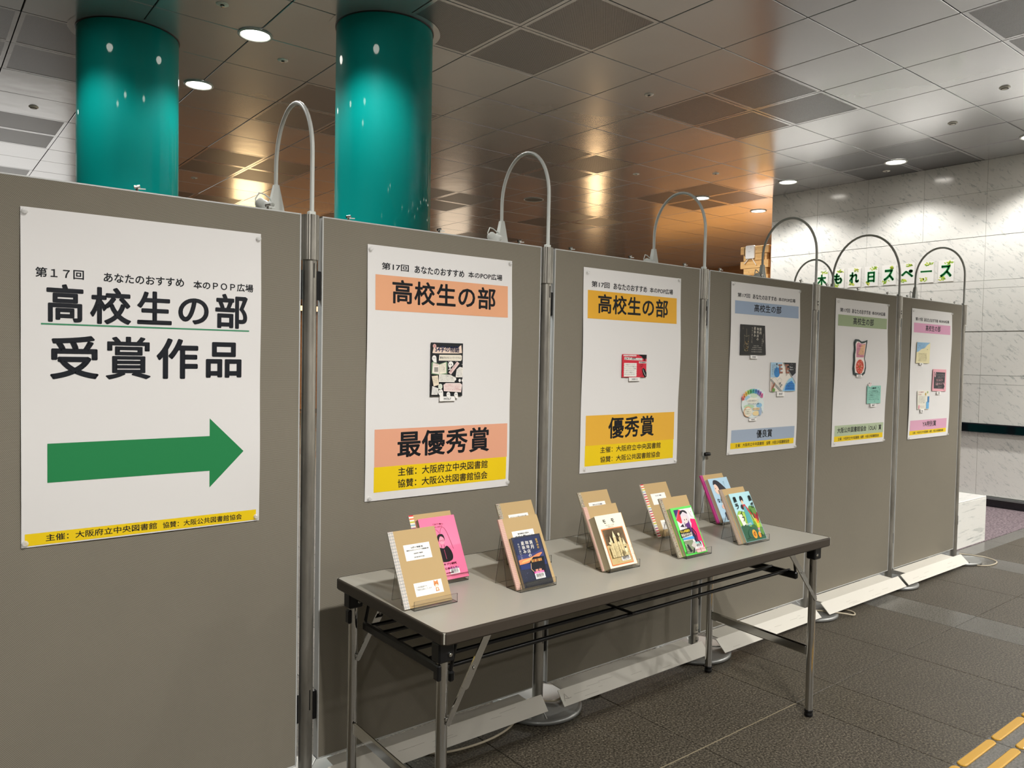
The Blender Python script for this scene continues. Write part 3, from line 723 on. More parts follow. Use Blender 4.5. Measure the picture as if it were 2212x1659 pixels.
award(3, 2.125, 2.7315, .9075, 1.742, 'white poster with orange banners and one small red card in its middle', 2.2, (2.1705, 2.6765, 1.666, 1.690), (2.150, 2.704, 1.5375, 1.652), 'e2aa34', (2.209, 2.645, 1.561, 1.641),
      (2.154, 2.707, 1.0185, 1.142), 'e6b03c', '優秀賞', (2.285, 2.570, 1.041, 1.131), (2.152, 2.704, .9345, 1.0185), [(SP1, (2.240, 2.618, .984, 1.010)), (SP2, (2.241, 2.616, .9445, .970))])
award(4, 3.106, 3.710, .920, 1.7595, 'white poster with blue banners and three pinned cards', .9, (3.1575, 3.664, 1.688, 1.709), (3.138, 3.696, 1.6075, 1.6705), '97a9c0', (3.299, 3.537, 1.623, 1.662),
      (3.1365, 3.6905, .9765, 1.039), 'a0aec0', '優良賞', (3.348, 3.485, .991, 1.0325), (3.1325, 3.6875, .947, .9765), [(SP1, (3.172, 3.415, .9535, .971)), (SP2, (3.435, 3.647, .952, .970))])
award(5, 4.0775, 4.6915, .9025, 1.740, 'white poster with sage green banners and two pinned cards', 3.0, (4.1245, 4.654, 1.666, 1.689), (4.107, 4.679, 1.5875, 1.651), '9aab82', (4.2735, 4.5165, 1.600, 1.6415),
      (4.106, 4.6775, .960, 1.0215), 'b3c1a0', '大阪公共図書館協会（OLA）賞', (4.136, 4.652, .977, 1.010), (4.1035, 4.6725, .930, .960), [(SP1, (4.145, 4.385, .936, .953)), (SP2, (4.400, 4.625, .936, .953))])
award(6, 5.0075, 5.606, .897, 1.735, 'white poster with pink banners and three pinned cards', .1, (5.060, 5.557, 1.659, 1.680), (5.0385, 5.578, 1.583, 1.6445), 'd79ab8', (5.209, 5.4305, 1.597, 1.6355),
      (5.0335, 5.574, .950, 1.0165), 'd9a3ba', 'YA特別賞', (5.2115, 5.4135, .970, 1.0075), (5.0305, 5.5705, .923, .950), [(SP1, (5.075, 5.300, .929, .944)), (SP2, (5.315, 5.530, .929, .944))])
cor = [((.215, 1.712), (.800, 1.708), (.214, .884), (.799, .886)), ((1.168, 1.716), (1.745, 1.722), (1.174, .902), (1.751, .907)), ((2.143, 1.722), (2.713, 1.735), (2.151, .925), (2.718, .921)),
       ((3.118, 1.748), (3.699, 1.750), (3.118, .931), (3.700, .930)), ((4.100, 1.722), (4.684, 1.733), (4.105, .922), (4.684, .913)), ((5.024, 1.720), (5.598, 1.727), (5.022, .906), (5.597, .905))]
for q, nm in zip(cor, pn):
    for (x, z), w in zip(q, ('top left', 'top right', 'bottom left', 'bottom right')): pin(x, z, 'clear push pin in the %s corner of the %s' % (w, nm))

# ---- cards pinned to the posters
def card(poly, label, tagbox=None, code='', t0=.004, tilt=(0, 0), edge='d8d2c6'):
    """poly: outline in x,z on the poster"""
    us = [p[0] for p in poly]; vs = [p[1] for p in poly]; x0, x1, z0, z1 = min(us), max(us), min(vs), max(vs)
    fr = Frame((x0, -.0085, z0), (1, tilt[0], 0), (0, tilt[1], 1)); b = tuple(fr.p(0, 0))
    t = thing('pop_card', label, 'card', b, 'handmade book cards pinned on the posters')
    MB().prism([(u-x0, v-z0) for u, v in poly], fr, -.0012, 0, pcol(edge)).build('card_board', t, b)
    if tagbox:
        a0, a1, c0, c1 = tagbox; f2 = Frame((a0, -.0115, c0), (1, .02, 0), (0, .05, 1)); g = MB().prism([(0, 0), (a1-a0, 0), (a1-a0, c1-c0), (0, c1-c0)], f2, -.0006, 0, pcol('efede8')).build('number_tag', t, b)
        Print(f2).text(code, (a1-a0)*.27, (a1-a0)*.73, (c1-c0)*.25, (c1-c0)*.75, '33363b', .02, 1).build('tag_print', g, b)
    return fr, t, b
R4 = lambda x0, x1, z0, z1: [(x0, z0), (x1, z0), (x1, z1), (x0, z1)]
def scr(pr, u0, u1, v0, v1, n, col, rnd, w=.0008, fill=.85):
    """rows of tiny handwriting-like text"""
    src = 'この本をよんでみてくださいあなたのこころにのこる物語がきっとみつかります不思議な世界へ'
    h = (v1-v0)/n
    for k in range(n):
        m = rnd.randint(9, 13); s0 = rnd.randint(0, len(src)-m-1); e = u0+(u1-u0)*rnd.uniform(fill, 1)
        pr.text(src[s0:s0+m], u0, e, v1-(k+1)*h+.22*h, v1-k*h-.1*h, col, 0, 1, layer=pr.k+1)
    pr.k += 1
rnd = random.Random(3)
# card A: black border, banner title, ghosts
fr, t, b = card(R4(1.4025, 1.5365, 1.2335, 1.4195), 'black-bordered card with ghosts and an open book, on the peach-banner poster', (1.4395, 1.505, 1.2165, 1.2325), 'H157', edge='26292b')
pr = Print(fr); w_, h_ = .134, .186
pr.poly([(.006, .150), (.014, .182), (.024, .170), (.11, .170), (.126, .180), (.130, .152), (.112, .150), (.02, .149)], 'e9d3c2')
pr.text('54字の物語', .017, .118, .153, .176, '27335e', .03, 2).ell(.014, .174, .007, .007, 'e3b8b0').text('怪', .010, .018, .170, .178, 'a05050', 0, 1)
pr.poly([(.032, .124), (.125, .124), (.129, .128), (.129, .142), (.124, .145), (.034, .144)], 'e8e0cf').text('意味がわかるとゾクゾクする', .036, .124, .130, .139, '3c3c3c', .01, 1)
def ghost(pr, cu, cv, s, fl=1):
    pr.ell(cu, cv, s, s*1.12, 'f1efe9', 14).poly([(cu-s, cv), (cu+s, cv), (cu+s*1.1*fl, cv-s*1.7), (cu-s*.2*fl, cv-s*1.5)], 'f1efe9').ell(cu-s*.4, cv+.1*s, s*.14, s*.2, '151515', 8).ell(cu+s*.25, cv+.1*s, s*.14, s*.2, '151515', 8)
ghost(pr, .013, .132, .009); ghost(pr, .082, .110, .011, -1); ghost(pr, .041, .014, .010); ghost(pr, .073, .006, .008); ghost(pr, .105, .005, .008)
pr.poly([(.001, .078), (.034, .074), (.066, .078), (.066, .118), (.062, .121), (.034, .112), (.006, .120), (.001, .116)], '7f9d7a')
pr.poly([(.004, .081), (.033, .077), (.033, .110), (.007, .117)], 'eee6da').poly([(.034, .077), (.062, .081), (.060, .118), (.034, .110)], 'efe9d6')
scr(pr, .007, .029, .105, .115, 2, '9a3f3f', rnd); scr(pr, .037, .058, .085, .112, 5, '44403a', rnd)
pr.rect(.012, .028, .085, .101, '9a978e'); pr.poly([(.071, .083), (.082, .076), (.117, .115), (.107, .122)], 'e7cfc9').text('最後まで読んだら', .072, .112, .096, .103, '9c4a4a', .0, 1, rot=.83)
pr.poly([(.101, .066), (.130, .066), (.133, .10), (.118, .103), (.105, .094)], 'e9e5dc'); scr(pr, .105, .130, .069, .097, 5, '4a4a4a', rnd)
pr.poly([(.002, .070), (.027, .073), (.032, .040), (.010, .035)], 'e9dcc3'); scr(pr, .006, .027, .046, .067, 6, '565348', rnd)
pr.poly([(.031, .050), (.097, .049), (.097, .066), (.08, .075), (.031, .077)], 'e8e5da'); scr(pr, .034, .094, .053, .074, 3, '434a50', rnd)
pr.poly([(.052, .018), (.125, .013), (.129, .040), (.12, .046), (.06, .046), (.050, .040)], 'ecdbd4'); scr(pr, .055, .125, .019, .042, 4, 'b0484f', rnd)
pr.poly([(.001, .006), (.026, .006), (.030, .028), (.004, .036)], 'e9e7e1'); scr(pr, .004, .026, .008, .032, 5, '444', rnd) if False else scr(pr, .004, .026, .008, .032, 5, '444444', rnd)
pr.ell(.037, .034, .009, .010, 'd9e0cf').ell(.118, .055, .005, .006, 'e9e7e1').ell(.097, .060, .006, .006, 'ece9e2').ell(.130, .055, .004, .005, 'e9e7e1')
for u, v in ((.070, .121), (.10, .122), (.127, .112), (.095, .068), (.115, .126)): pr.ell(u, v, .0012, .0012, 'f5f3ee', 6)
pr.build('card_art', t, b)
# card B: red
fr, t, b = card(R4(2.3545, 2.506, 1.2985, 1.396), 'small red card with a white jagged text box, on the orange-banner poster', (2.3955, 2.4655, 1.2825, 1.2985), 'H311', edge='cf2f40')
pr = Print(fr); pr.poly([(.095, .0975), (.1515, .0975), (.1515, .078), (.145, .082), (.140, .066), (.134, .082), (.126, .078), (.122, .088), (.112, .092)], '141416')
pr.rect(.006, .086, .0895, .095, 'f0dedc').text('ゴキブリ嫌いだったけど', .009, .083, .0903, .0942, '3b2020', 0, 1)
pr.poly([(.012, .074), (.125, .072), (.125, .082), (.08, .083), (.012, .086)], 'e6e2dc').text('ゴキブリ研究', .015, .083, .0745, .0845, '23181a', .03, 1).text('はじめました', .085, .123, .0735, .0805, '3c2a2a', .0, 1)
pr.rect(.102, .148, .060, .068, 'eee6e2').text('柳澤静磨', .106, .145, .0615, .0665, '222222', .02, 1)
z_ = []
for q in range(28): z_.append((.010+.078*q/27, .060+.0016*(q % 2)))
for q in range(12): z_.append((.089-.0014*(q % 2), .060-.054*q/11))
for q in range(28): z_.append((.088-.078*q/27, .004-.0016*(q % 2)))
for q in range(12): z_.append((.009+.0014*(q % 2), .004+.056*q/11))
pr.poly(z_, 'efece4'); scr(pr, .013, .085, .008, .057, 6, '2c2c2c', rnd)
pr.poly([(.122, .034), (.130, .040), (.140, .036), (.1515, .020), (.1515, .002), (.140, .001), (.130, .012)], '131315').line([(.128, .034), (.134, .022), (.146, .006)], .0016, 'e8e6e2')
pr.line([(.108, .044), (.112, .054), (.122, .056), (.13, .052)], .0012, '1d1416').line([(.113, .040), (.117, .048), (.125, .047)], .0012, '1d1416').line([(.120, .018), (.110, .008)], .001, '1d1416').line([(.128, .012), (.12, .002)], .001, '1d1416')
pr.build('card_art', t, b)
# card C: black, cup drawing
fr, t, b = card([(3.184, 1.407), (3.402, 1.410), (3.388, 1.557), (3.182, 1.5565)], 'dark card with white vertical writing and a sketched parfait glass, on the blue-banner poster', (3.267, 3.328, 1.390, 1.407), 'H104', edge='2b2b29')
pr = Print(fr); pr.vtext('満月', .157, .175, .103, .140, 'e6e0d0', .02).vtext('珈琲店の', .135, .153, .072, .140, 'e6e0d0', .02).vtext('星詠み', .110, .127, .090, .142, 'e6e0d0', .02).vtext('本当の願いごと', .092, .100, .060, .140, 'cfc8b8', .0)
pr.vtext('さあ、もう一度', .190, .196, .062, .110, 'b9b2a4').vtext('望月麻衣', .180, .186, .045, .085, 'b9b2a4')
for (u0, u1, v) in ((.110, .155, .045), (.100, .178, .036), (.092, .182, .026), (.092, .182, .015)): pr.text('なにかを信じたいときに読む本', u0, u1, v, v+.005, 'ddd8cc', 0, 1)
pr.line([(.030, .098), (.034, .060), (.028, .045), (.034, .026), (.046, .018), (.060, .024), (.068, .045), (.066, .075), (.070, .098)], .0014, '8f846a').line([(.030, .098), (.045, .090), (.070, .098)], .0014, '9b917a').line([(.048, .130), (.049, .09)], .0014, 'a79c80')
for q in range(46): a = rnd.uniform(.036, .066); c = rnd.uniform(.02, .074); pr.ell(a, c, rnd.uniform(.0006, .0022), rnd.uniform(.0006, .002), rnd.choice(['c9a44e', 'b8863b', 'e0d3a8', '8b6f45']), 6, layer=pr.k+1)
pr.ell(.018, .132, .004, .006, '6f6858', 8).ell(.018, .1325, .0028, .0045, '2b2b29', 8); pr.build('card_art', t, b)
# card D: blue and white, brown letters
fr, t, b = card(R4(3.448, 3.680, 1.2245, 1.374), 'blue, white and black collage card with brown block letters, on the blue-banner poster', (3.508, 3.579, 1.1985, 1.2235), 'H107', edge='e9e2d6')
pr = Print(fr); pr.poly([(0, .149), (.105, .149), (.095, .10), (.06, .073), (0, .072)], 'a9cbe0').poly([(.115, .149), (.232, .149), (.232, .095), (.20, .078)], '202226').poly([(.20, .078), (.232, .095), (.232, .03)], 'c9c9cf')
pr.poly([(.105, .149), (.116, .149), (.232, .048), (.232, .036)], '9d9e98').ell(.057, .098, .027, .026, '3f86c4', 18).poly([(.11, 0), (.232, 0), (.232, .035), (.20, .072), (.17, .065), (.14, .04)], '9cc9de').poly([(.130, .004), (.225, .004), (.222, .035), (.195, .055), (.165, .045), (.14, .03)], '3a86cf')
pr.poly([(.0, .066), (.012, .062), (.112, 0), (.09, 0), (0, .055)], '9d9e98')
for u in (.066, .127):
    pr.rect(u, u+.036, .132, .140, '9c6652').rect(u+.006, u+.040, .112, .121, '9c6652').rect(u+.010, u+.020, .10, .136, '9c6652').rect(u+.010, u+.042, .093, .102, '9c6652')
pr.text('時間', .044, .058, .135, .145, '2d3b45', .02, 1).vtext('どろぼうと', .012, .022, .085, .140, '2d3b45').vtext('ぬすまれた', .028, .038, .095, .140, '2d3b45').vtext('時間をかえす', .044, .052, .10, .132, '2d3b45')
pr.text('Momo', .170, .20, .122, .130, 'e9e9e9', .02, 1).text('不思議な少女', .168, .205, .110, .116, 'e9e9e9', .01, 1)
for q in range(14): pr.ell(rnd.uniform(.14, .228), rnd.uniform(.115, .146), .001, .001, 'f2f2ee', 5, layer=pr.k+1)
scr(pr, .140, .222, .008, .045, 3, '16314e', rnd); pr.ell(.026, .028, .007, .022, '9b6650', 12, -.6).line([(0, .06), (.035, .075), (.06, .055), (.08, .07), (.10, .06)], .001, '8b8b84').line([(.06, .055), (.075, .03), (.09, .04), (.10, .06)], .001, '8b8b84')
pr.ell(.085, .042, .007, .006, '8c8d88', 8).ell(.098, .033, .008, .005, '8c8d88', 8).ell(.09, .025, .006, .005, '8c8d88', 8).ell(.026, .008, .014, .010, '6e9a4e', 10).line([(.006, .002), (.012, .05)], .005, 'd9a090').text('好き', .135, .148, .082, .09, '3c4044', .02, 1, rot=.5); pr.build('card_art', t, b)
# card E: round colourful
cpt = [(3.30+.091*math.cos(a)-.0, 1.162+.068*math.sin(a)) for a in [math.radians(d) for d in range(165, 345, 12)]]+[(3.392, 1.115), (3.398, 1.17), (3.388, 1.187), (3.402, 1.200), (3.404, 1.222), (3.392, 1.226), (3.380, 1.234), (3.360, 1.239), (3.345, 1.243), (3.325, 1.236), (3.30, 1.241), (3.275, 1.232), (3.25, 1.236), (3.222, 1.212), (3.212, 1.205)]
fr, t, b = card(cpt, 'round pastel card with rainbow letter tiles, on the blue-banner poster', (3.271, 3.336, 1.080, 1.0935), 'H305', edge='dfe9e6', t0=.006)
pr = Print(fr); xs = min(p[0] for p in cpt); zs_ = min(p[1] for p in cpt)
cx, cz = 3.30-xs, 1.162-zs_
for (a, c, ru, rv, co) in ((-.055, .035, .03, .012, 'a9cfe0'), (.0, .02, .05, .016, 'f1efe0'), (-.03, -.01, .045, .010, 'bcd9b4'), (.055, -.005, .025, .012, '8fc0de'), (-.04, -.035, .035, .026, 'e9b48a'), (-.038, -.036, .031, .022, 'f3efd9'), (.03, -.045, .03, .012, 'efd7a0'), (.065, -.035, .014, .022, 'a3b8cf'), (.01, .045, .03, .012, 'cfe2c8')): pr.ell(cx+a, cz+c, ru, rv, co, 16)
for q, (ch, co) in enumerate(zip('さよならかぐやひめの', ('e8787c', 'ef9b6a', 'f2c95c', 'a6cf6c', '62b47c', '58b3ae', '5a98c8', '7b7fc4', 'a77cc2', 'e07aa8'))):
    a = math.radians(160-q*14); u, v = cx+.088*math.cos(a), cz+.052*math.sin(a)+.014; pr.rect(u-.010, u+.010, v-.010, v+.012, co, rnd.uniform(-.25, .25)).text(ch, u-.006, u+.006, v-.007, v+.008, '16181c', .03, 1)
scr(pr, cx-.045, cx+.05, cz-.005, cz+.026, 2, '2d3238', rnd); pr.rect(cx+.0, cx+.055, cz-.028, cz-.016, 'f2dcae').text('きっと泣ける', cx+.003, cx+.052, cz-.026, cz-.018, '8c4a2a', .02, 1); scr(pr, cx-.068, cx-.02, cz-.05, cz-.02, 3, '3c4a34', rnd); pr.build('card_art', t, b)
# card F: bottle-shaped with dark outline, red flower
out = [(4.290, 1.312), (4.335, 1.305), (4.385, 1.302), (4.418, 1.318), (4.430, 1.350), (4.424, 1.385), (4.412, 1.405), (4.420, 1.44), (4.428, 1.470), (4.436, 1.505), (4.436, 1.516), (4.41, 1.509), (4.37, 1.504), (4.335, 1.516), (4.30, 1.517), (4.284, 1.500), (4.291, 1.46), (4.283, 1.43), (4.287, 1.39), (4.279, 1.35)]
fr, t, b = card(out, 'tall card with thick dark green outline and red round flower, on the sage green poster', (4.318, 4.385, 1.296, 1.312), 'H132', edge='19312f')
x0, z0 = 4.279, 1.302; pr = Print(fr)
inn = [(x0+.0775+(u-x0-.0775)*.80, z0+.1075+(v-z0-.1075)*.88) for u, v in out]; inn = [(u-x0, v-z0) for u, v in inn]
pr.poly(inn, 'efe3dc'); pr.poly([(.032, .110), (.120, .110), (.136, .190), (.09, .188), (.05, .198), (.03, .186)], 'd98fa0').poly([(.05, .125), (.120, .125), (.132, .185), (.09, .184)], 'e9b98f')
pr.text('神様のビオトープ', .06, .108, .172, .180, '8c3a30', .02, 1); scr(pr, .036, .122, .112, .165, 6, '6a3a44', rnd)
pr.ell(.076, .056, .046, .042, 'd2452c', 24)
for q in range(60):
    a, rr = rnd.uniform(0, 6.28), rnd.uniform(.1, 1)**.5; pr.ell(.076+.042*rr*math.cos(a), .056+.038*rr*math.sin(a), .0038, .0026, rnd.choice(['f0a08a', 'e86a4c', 'b82c1c', 'f4c3ae']), 6, a, layer=pr.k+1)
pr.k += 1; pr.ell(.076, .056, .007, .006, '7c8f3c', 10); pr.build('card_art', t, b)
# card G: mint
fr, t, b = card(R4(4.455, 4.620, 1.1395, 1.2455), 'mint green card with a small white dog on top, on the sage green poster', (4.495, 4.568, 1.119, 1.1385), 'H017', edge='8fc9b8')
pr = Print(fr); pr.ell(.030, .112, .022, .012, 'e9dcd8', 12).ell(.022, .121, .004, .004, '26262a', 8).ell(.040, .120, .003, .003, 'c23a4a', 8).ell(.030, .112, .003, .002, 'd58a92', 8)
pr.text('ここを読めば涙', .040, .105, .086, .098, '2d4f4c', .03, 1); scr(pr, .018, .155, .020, .080, 5, '3c6460', rnd)
for u, v in ((.13, .095), (.145, .085), (.125, .07), (.02, .095), (.135, .022), (.09, .014)): pr.ell(u, v, .0028, .0028, '2c4a48', 6)
pr.build('card_art', t, b)
# card H: blue and cream
fr, t, b = card([(5.075, 1.387), (5.268, 1.386), (5.273, 1.5215), (5.083, 1.522)], 'cream and sky blue card at upper left of the pink-banner poster', (5.122, 5.175, 1.374, 1.388), 'H42', edge='e6dcae')
pr = Print(fr); pr.poly([(.007, .135), (.197, .1355), (.150, .118), (.12, .10), (.07, .092), (.03, .075), (.004, .07)], '8fb9d8'); scr(pr, .018, .13, .092, .130, 3, '35608c', rnd); scr(pr, .03, .16, .012, .066, 6, '6b654c', rnd); pr.ell(.155, .09, .004, .003, '333333', 6); pr.build('card_art', t, b)
# card I: pink frame, dark
fr, t, b = card([(5.325, 1.205), (5.537, 1.199), (5.532, 1.347), (5.330, 1.350)], 'pink-framed card with dark centre and pink block letters, on the pink-banner poster', (5.394, 5.458, 1.180, 1.200), 'H35', edge='e3a5ae')
pr = Print(fr); pr.poly([(.022, .022), (.185, .018), (.190, .128), (.020, .132)], '36363a').text('ありえるはずない', .07, .18, .108, .116, 'b9a7aa', .01, 1).text('お話の本です', .075, .185, .094, .102, 'b9a7aa', .01, 1)
pr.text('せにもない', .05, .155, .068, .088, 'efc3c9', .05, 1).text('商品カタログ', .045, .155, .042, .062, 'efc3c9', .05, 1).text('みつけて', .085, .14, .026, .035, 'c9b5b8', 0, 1)
pr.ell(.035, .115, .012, .018, 'e7b3bb', 10).ell(.035, .115, .005, .010, '2b2b2e', 8).line([(.165, .06), (.19, .035), (.175, .02), (.20, .005)], .006, 'e7b3bb'); pr.build('card_art', t, b)
# card J: white with blue pencil
fr, t, b = card([(5.118, 1.087), (5.291, 1.085), (5.285, 1.207), (5.112, 1.208)], 'white card with a blue upright bar at right, lowest on the pink-banner poster', (5.160, 5.212, 1.066, 1.086), 'H29', edge='e9e6d6')
pr = Print(fr); pr.rect(.012, .095, .108, .119, 'f2e2d8').text('この世界で', .016, .09, .110, .117, 'a8452a', .03, 1).rect(.010, .06, .094, .104, 'f2e2d8').text('まんなか', .014, .056, .095, .102, 'a8452a', .03, 1)
scr(pr, .018, .125, .040, .088, 6, '4a4740', rnd); pr.rect(.130, .17, .004, .050, '6fb0dc').rect(.147, .172, .045, .085, '3f7fb4').ell(.118, .100, .008, .010, 'c9a23f', 10).ell(.145, .112, .007, .008, '9db26a', 10).ell(.026, .018, .012, .014, 'e0a0a8', 10); scr(pr, .045, .11, .010, .026, 2, '8a6a5a', rnd); pr.build('card_art', t, b)
# ================================================================== FOLDING TABLE
TX0, TX1, TY0, TY1 = .993, 2.793, -.722, -.134
tb = (TX0+.9, -.43, 0)
t = thing('folding_table', 'long folding table with grey top, brown edge and chrome legs', 'table', tb)
MB().cbox(TX0+.004, TX1-.004, TY0+.004, TY1-.004, .672, .7002, .001, M_TABLE).build('tabletop', t, tb)
e = MB(); r = .022
def rrect(x0, x1, y0, y1, r, z):
    out = []
    for cx, cy, a0 in ((x1-r, y1-r, 0), (x0+r, y1-r, 90), (x0+r, y0+r, 180), (x1-r, y0+r, 270)):
        for k in range(5): a = math.radians(a0+90*k/4); out.append((cx+r*math.cos(a), cy+r*math.sin(a), z))
    return out
rings = [rrect(TX0+.006, TX1-.006, TY0+.006, TY1-.006, .012, .6995), rrect(TX0+.0045, TX1-.0045, TY0+.0045, TY1-.0045, .014, .7012), rrect(TX0+.001, TX1-.001, TY0+.001, TY1-.001, .017, .6995), rrect(TX0, TX1, TY0, TY1, .018, .696), rrect(TX0, TX1, TY0, TY1, .018, .672), rrect(TX0+.003, TX1-.003, TY0+.003, TY1-.003, .015, .668), rrect(TX0+.03, TX1-.03, TY0+.03, TY1-.03, .01, .668)]
n = 20; vs = [p for q in rings for p in q]
e.add(vs, [(a*n+k, a*n+(k+1) % n, (a+1)*n+(k+1) % n, (a+1)*n+k) for a in range(len(rings)-1) for k in range(n)]+[[(len(rings)-1)*n+k for k in range(n)]], M_TEDGE)
e.build('edge_band', t, tb)
legs = [(1.018, -.682, 1), (1.030, -.182, 1), (2.732, -.682, -1), (2.765, -.182, -1)]
for (lx, ly, sd) in legs:
    lg = MB().lathe([(.0145, .022), (.0145, .628)], (lx, ly, 0), M_CHROME, 24, cap=False).build('leg', t, tb)
    MB().lathe([(.0135, .0), (.0165, .004), (.0165, .012), (.0148, .014), (.0148, .018), (.0165, .02), (.0165, .026), (.0145, .028)], (lx, ly, 0), M_BLACK, 20).build('foot_cap', lg, tb)
    MB().cbox(lx-.022, lx+.024, ly-.019, ly+.019, .618, .669, .004, M_BLACK).build('corner_bracket', t, tb)
    s1 = -1 if ly < -.4 else 1
    MB().lathe([(.006, 0), (.006, .003), (.004, .0045)], (lx+.010*sd, ly-.019, .637), M_CHROME, 14, (0, -1, 0)).build('bracket_rivet', t, tb)
    MB().lathe([(.0055, 0), (.0055, .003), (.0035, .0045)], (lx+.004*sd, ly-.0145, .475), M_CHROME, 14, (0, -1, 0)).build('leg_rivet', lg, tb)
    # folding brace: two overlapping flat arms
    a = Vector((lx+.010*sd, ly-.012*s1*0-.017, .468)); c = Vector((lx+.122*sd if sd > 0 else lx-.190, ly-.017, .664)); m_ = a.lerp(c, .50)
    d = (c-a).normalized(); nrm = Vector((0, 1, 0)).cross(d).normalized(); fr = Frame(a, d, Vector((0, -1, 0)).cross(d))
    L = (c-a).length
    def arm(u0, u1, w, t0, t1, name):
        MB().prism([(u0-.006, -w*.6), (u0, -w), (u1, -w), (u1+.006, -w*.6), (u1+.006, w*.6), (u1, w), (u0, w), (u0-.006, w*.6)], fr, t0, t1, M_CHROME).build(name, t, tb)
    arm(-.004, L*.56, .0075, -.001, .003, 'brace_arm'); arm(L*.40, L+.01, .0105, .003, .007, 'brace_arm')
    p = fr.p(L*.56, 0, .006); ns = fr.N
    MB().lathe([(.0055, 0), (.0055, .003), (.0035, .005)], fr.p(L*.62, 0, .004), M_CHROME, 12, fr.N).build('brace_rivet', t, tb)
    if sd > 0 and ly > -.4 or sd > 0: MB().cbox(lx-.021, lx-.008, ly-.012, ly+.010, .572, .612, .003, M_BLACK).build('stacking_pad', t, tb)
for (xa, xb) in ((1.018, 1.030), (2.732, 2.765)):
    R = Matrix.Rotation(math.atan2(xb-xa, .5)*-1, 3, 'Z')
    mb = MB(); mb.cbox(-.0065, .0065, -.237, .237, -.019, .019, .005, M_CHROME, R); cx, cy = (xa+xb)/2, -.432
    mb.v = [(p[0]+cx, p[1]+cy, p[2]+.255) for p in mb.v]; mb.build('cross_tie', t, tb)
# under-shelf rack
for y, z in ((-.622, .571), (-.552, .571), (-.47, .571), (-.39, .571), (-.31, .571), (-.24, .571)):
    MB().cyl((1.062, y, z), (2.655 if y > -.56 else 2.665, y, z), .0062, M_BLACKM, 10).build('shelf_rod', t, tb)
for xe, xo in ((1.062, -1), (2.652, 1)):
    MB().cbox(xe-.009, xe+.009, -.664, -.195, .546, .574, .005, M_BLACKM).build('rack_end_bar', t, tb)
    for y in (-.655, -.20): MB().cyl((xe, y, .575), (xe+xo*-.02, y, .668), .005, M_BLACKM, 8).build('rack_hanger', t, tb)
MB().cbox(1.755, 1.767, -.64, -.22, .5765, .5825, .0015, M_BLACKM).build('rack_middle_bar', t, tb)

# ================================================================== BOOKS ON ACRYLIC STANDS
BV = Vector((0, .46, .888)).normalized()
def stand(x0, yf, label, w=.140):
    b = (x0, yf, .7005); t = thing('book_stand', label, 'book stand', b, 'clear acrylic book stands on the table')
    th = .0018; z0 = .7008
    prof = [(yf, z0+.0245), (yf-.0005, z0), (yf+.064, z0), (yf+.092, .832), (yf+.1185, z0)]
    def sheet(p, q, name, x0=x0, x1=x0+w):
        (y1, z1), (y2, z2) = p, q; d = Vector((0, y2-y1, z2-z1)).normalized(); n = Vector((1, 0, 0)).cross(d)*th
        vs = [(x0, y1, z1), (x1, y1, z1), (x1, y2, z2), (x0, y2, z2)]; o = MB()
        k = [Vector(v) for v in vs]+[Vector(v)+n for v in vs]
        o.add(k, [(3, 2, 1, 0), (4, 5, 6, 7)], M_ACR); o.add(k, [(0, 1, 5, 4), (1, 2, 6, 5), (2, 3, 7, 6), (3, 0, 4, 7)], M_ACREDGE)
        o.build(name, t, b)
    sheet(prof[0], prof[1], 'front_lip'); sheet(prof[1], prof[2], 'base_sheet'); sheet(prof[2], prof[3], 'back_sheet'); sheet(prof[4], prof[3], 'rear_leg')
def bframe(x0, yb, t): return Frame(Vector((x0, yb, .7035))+Vector((0, -.888, .46))*t, (1, 0, 0), BV)
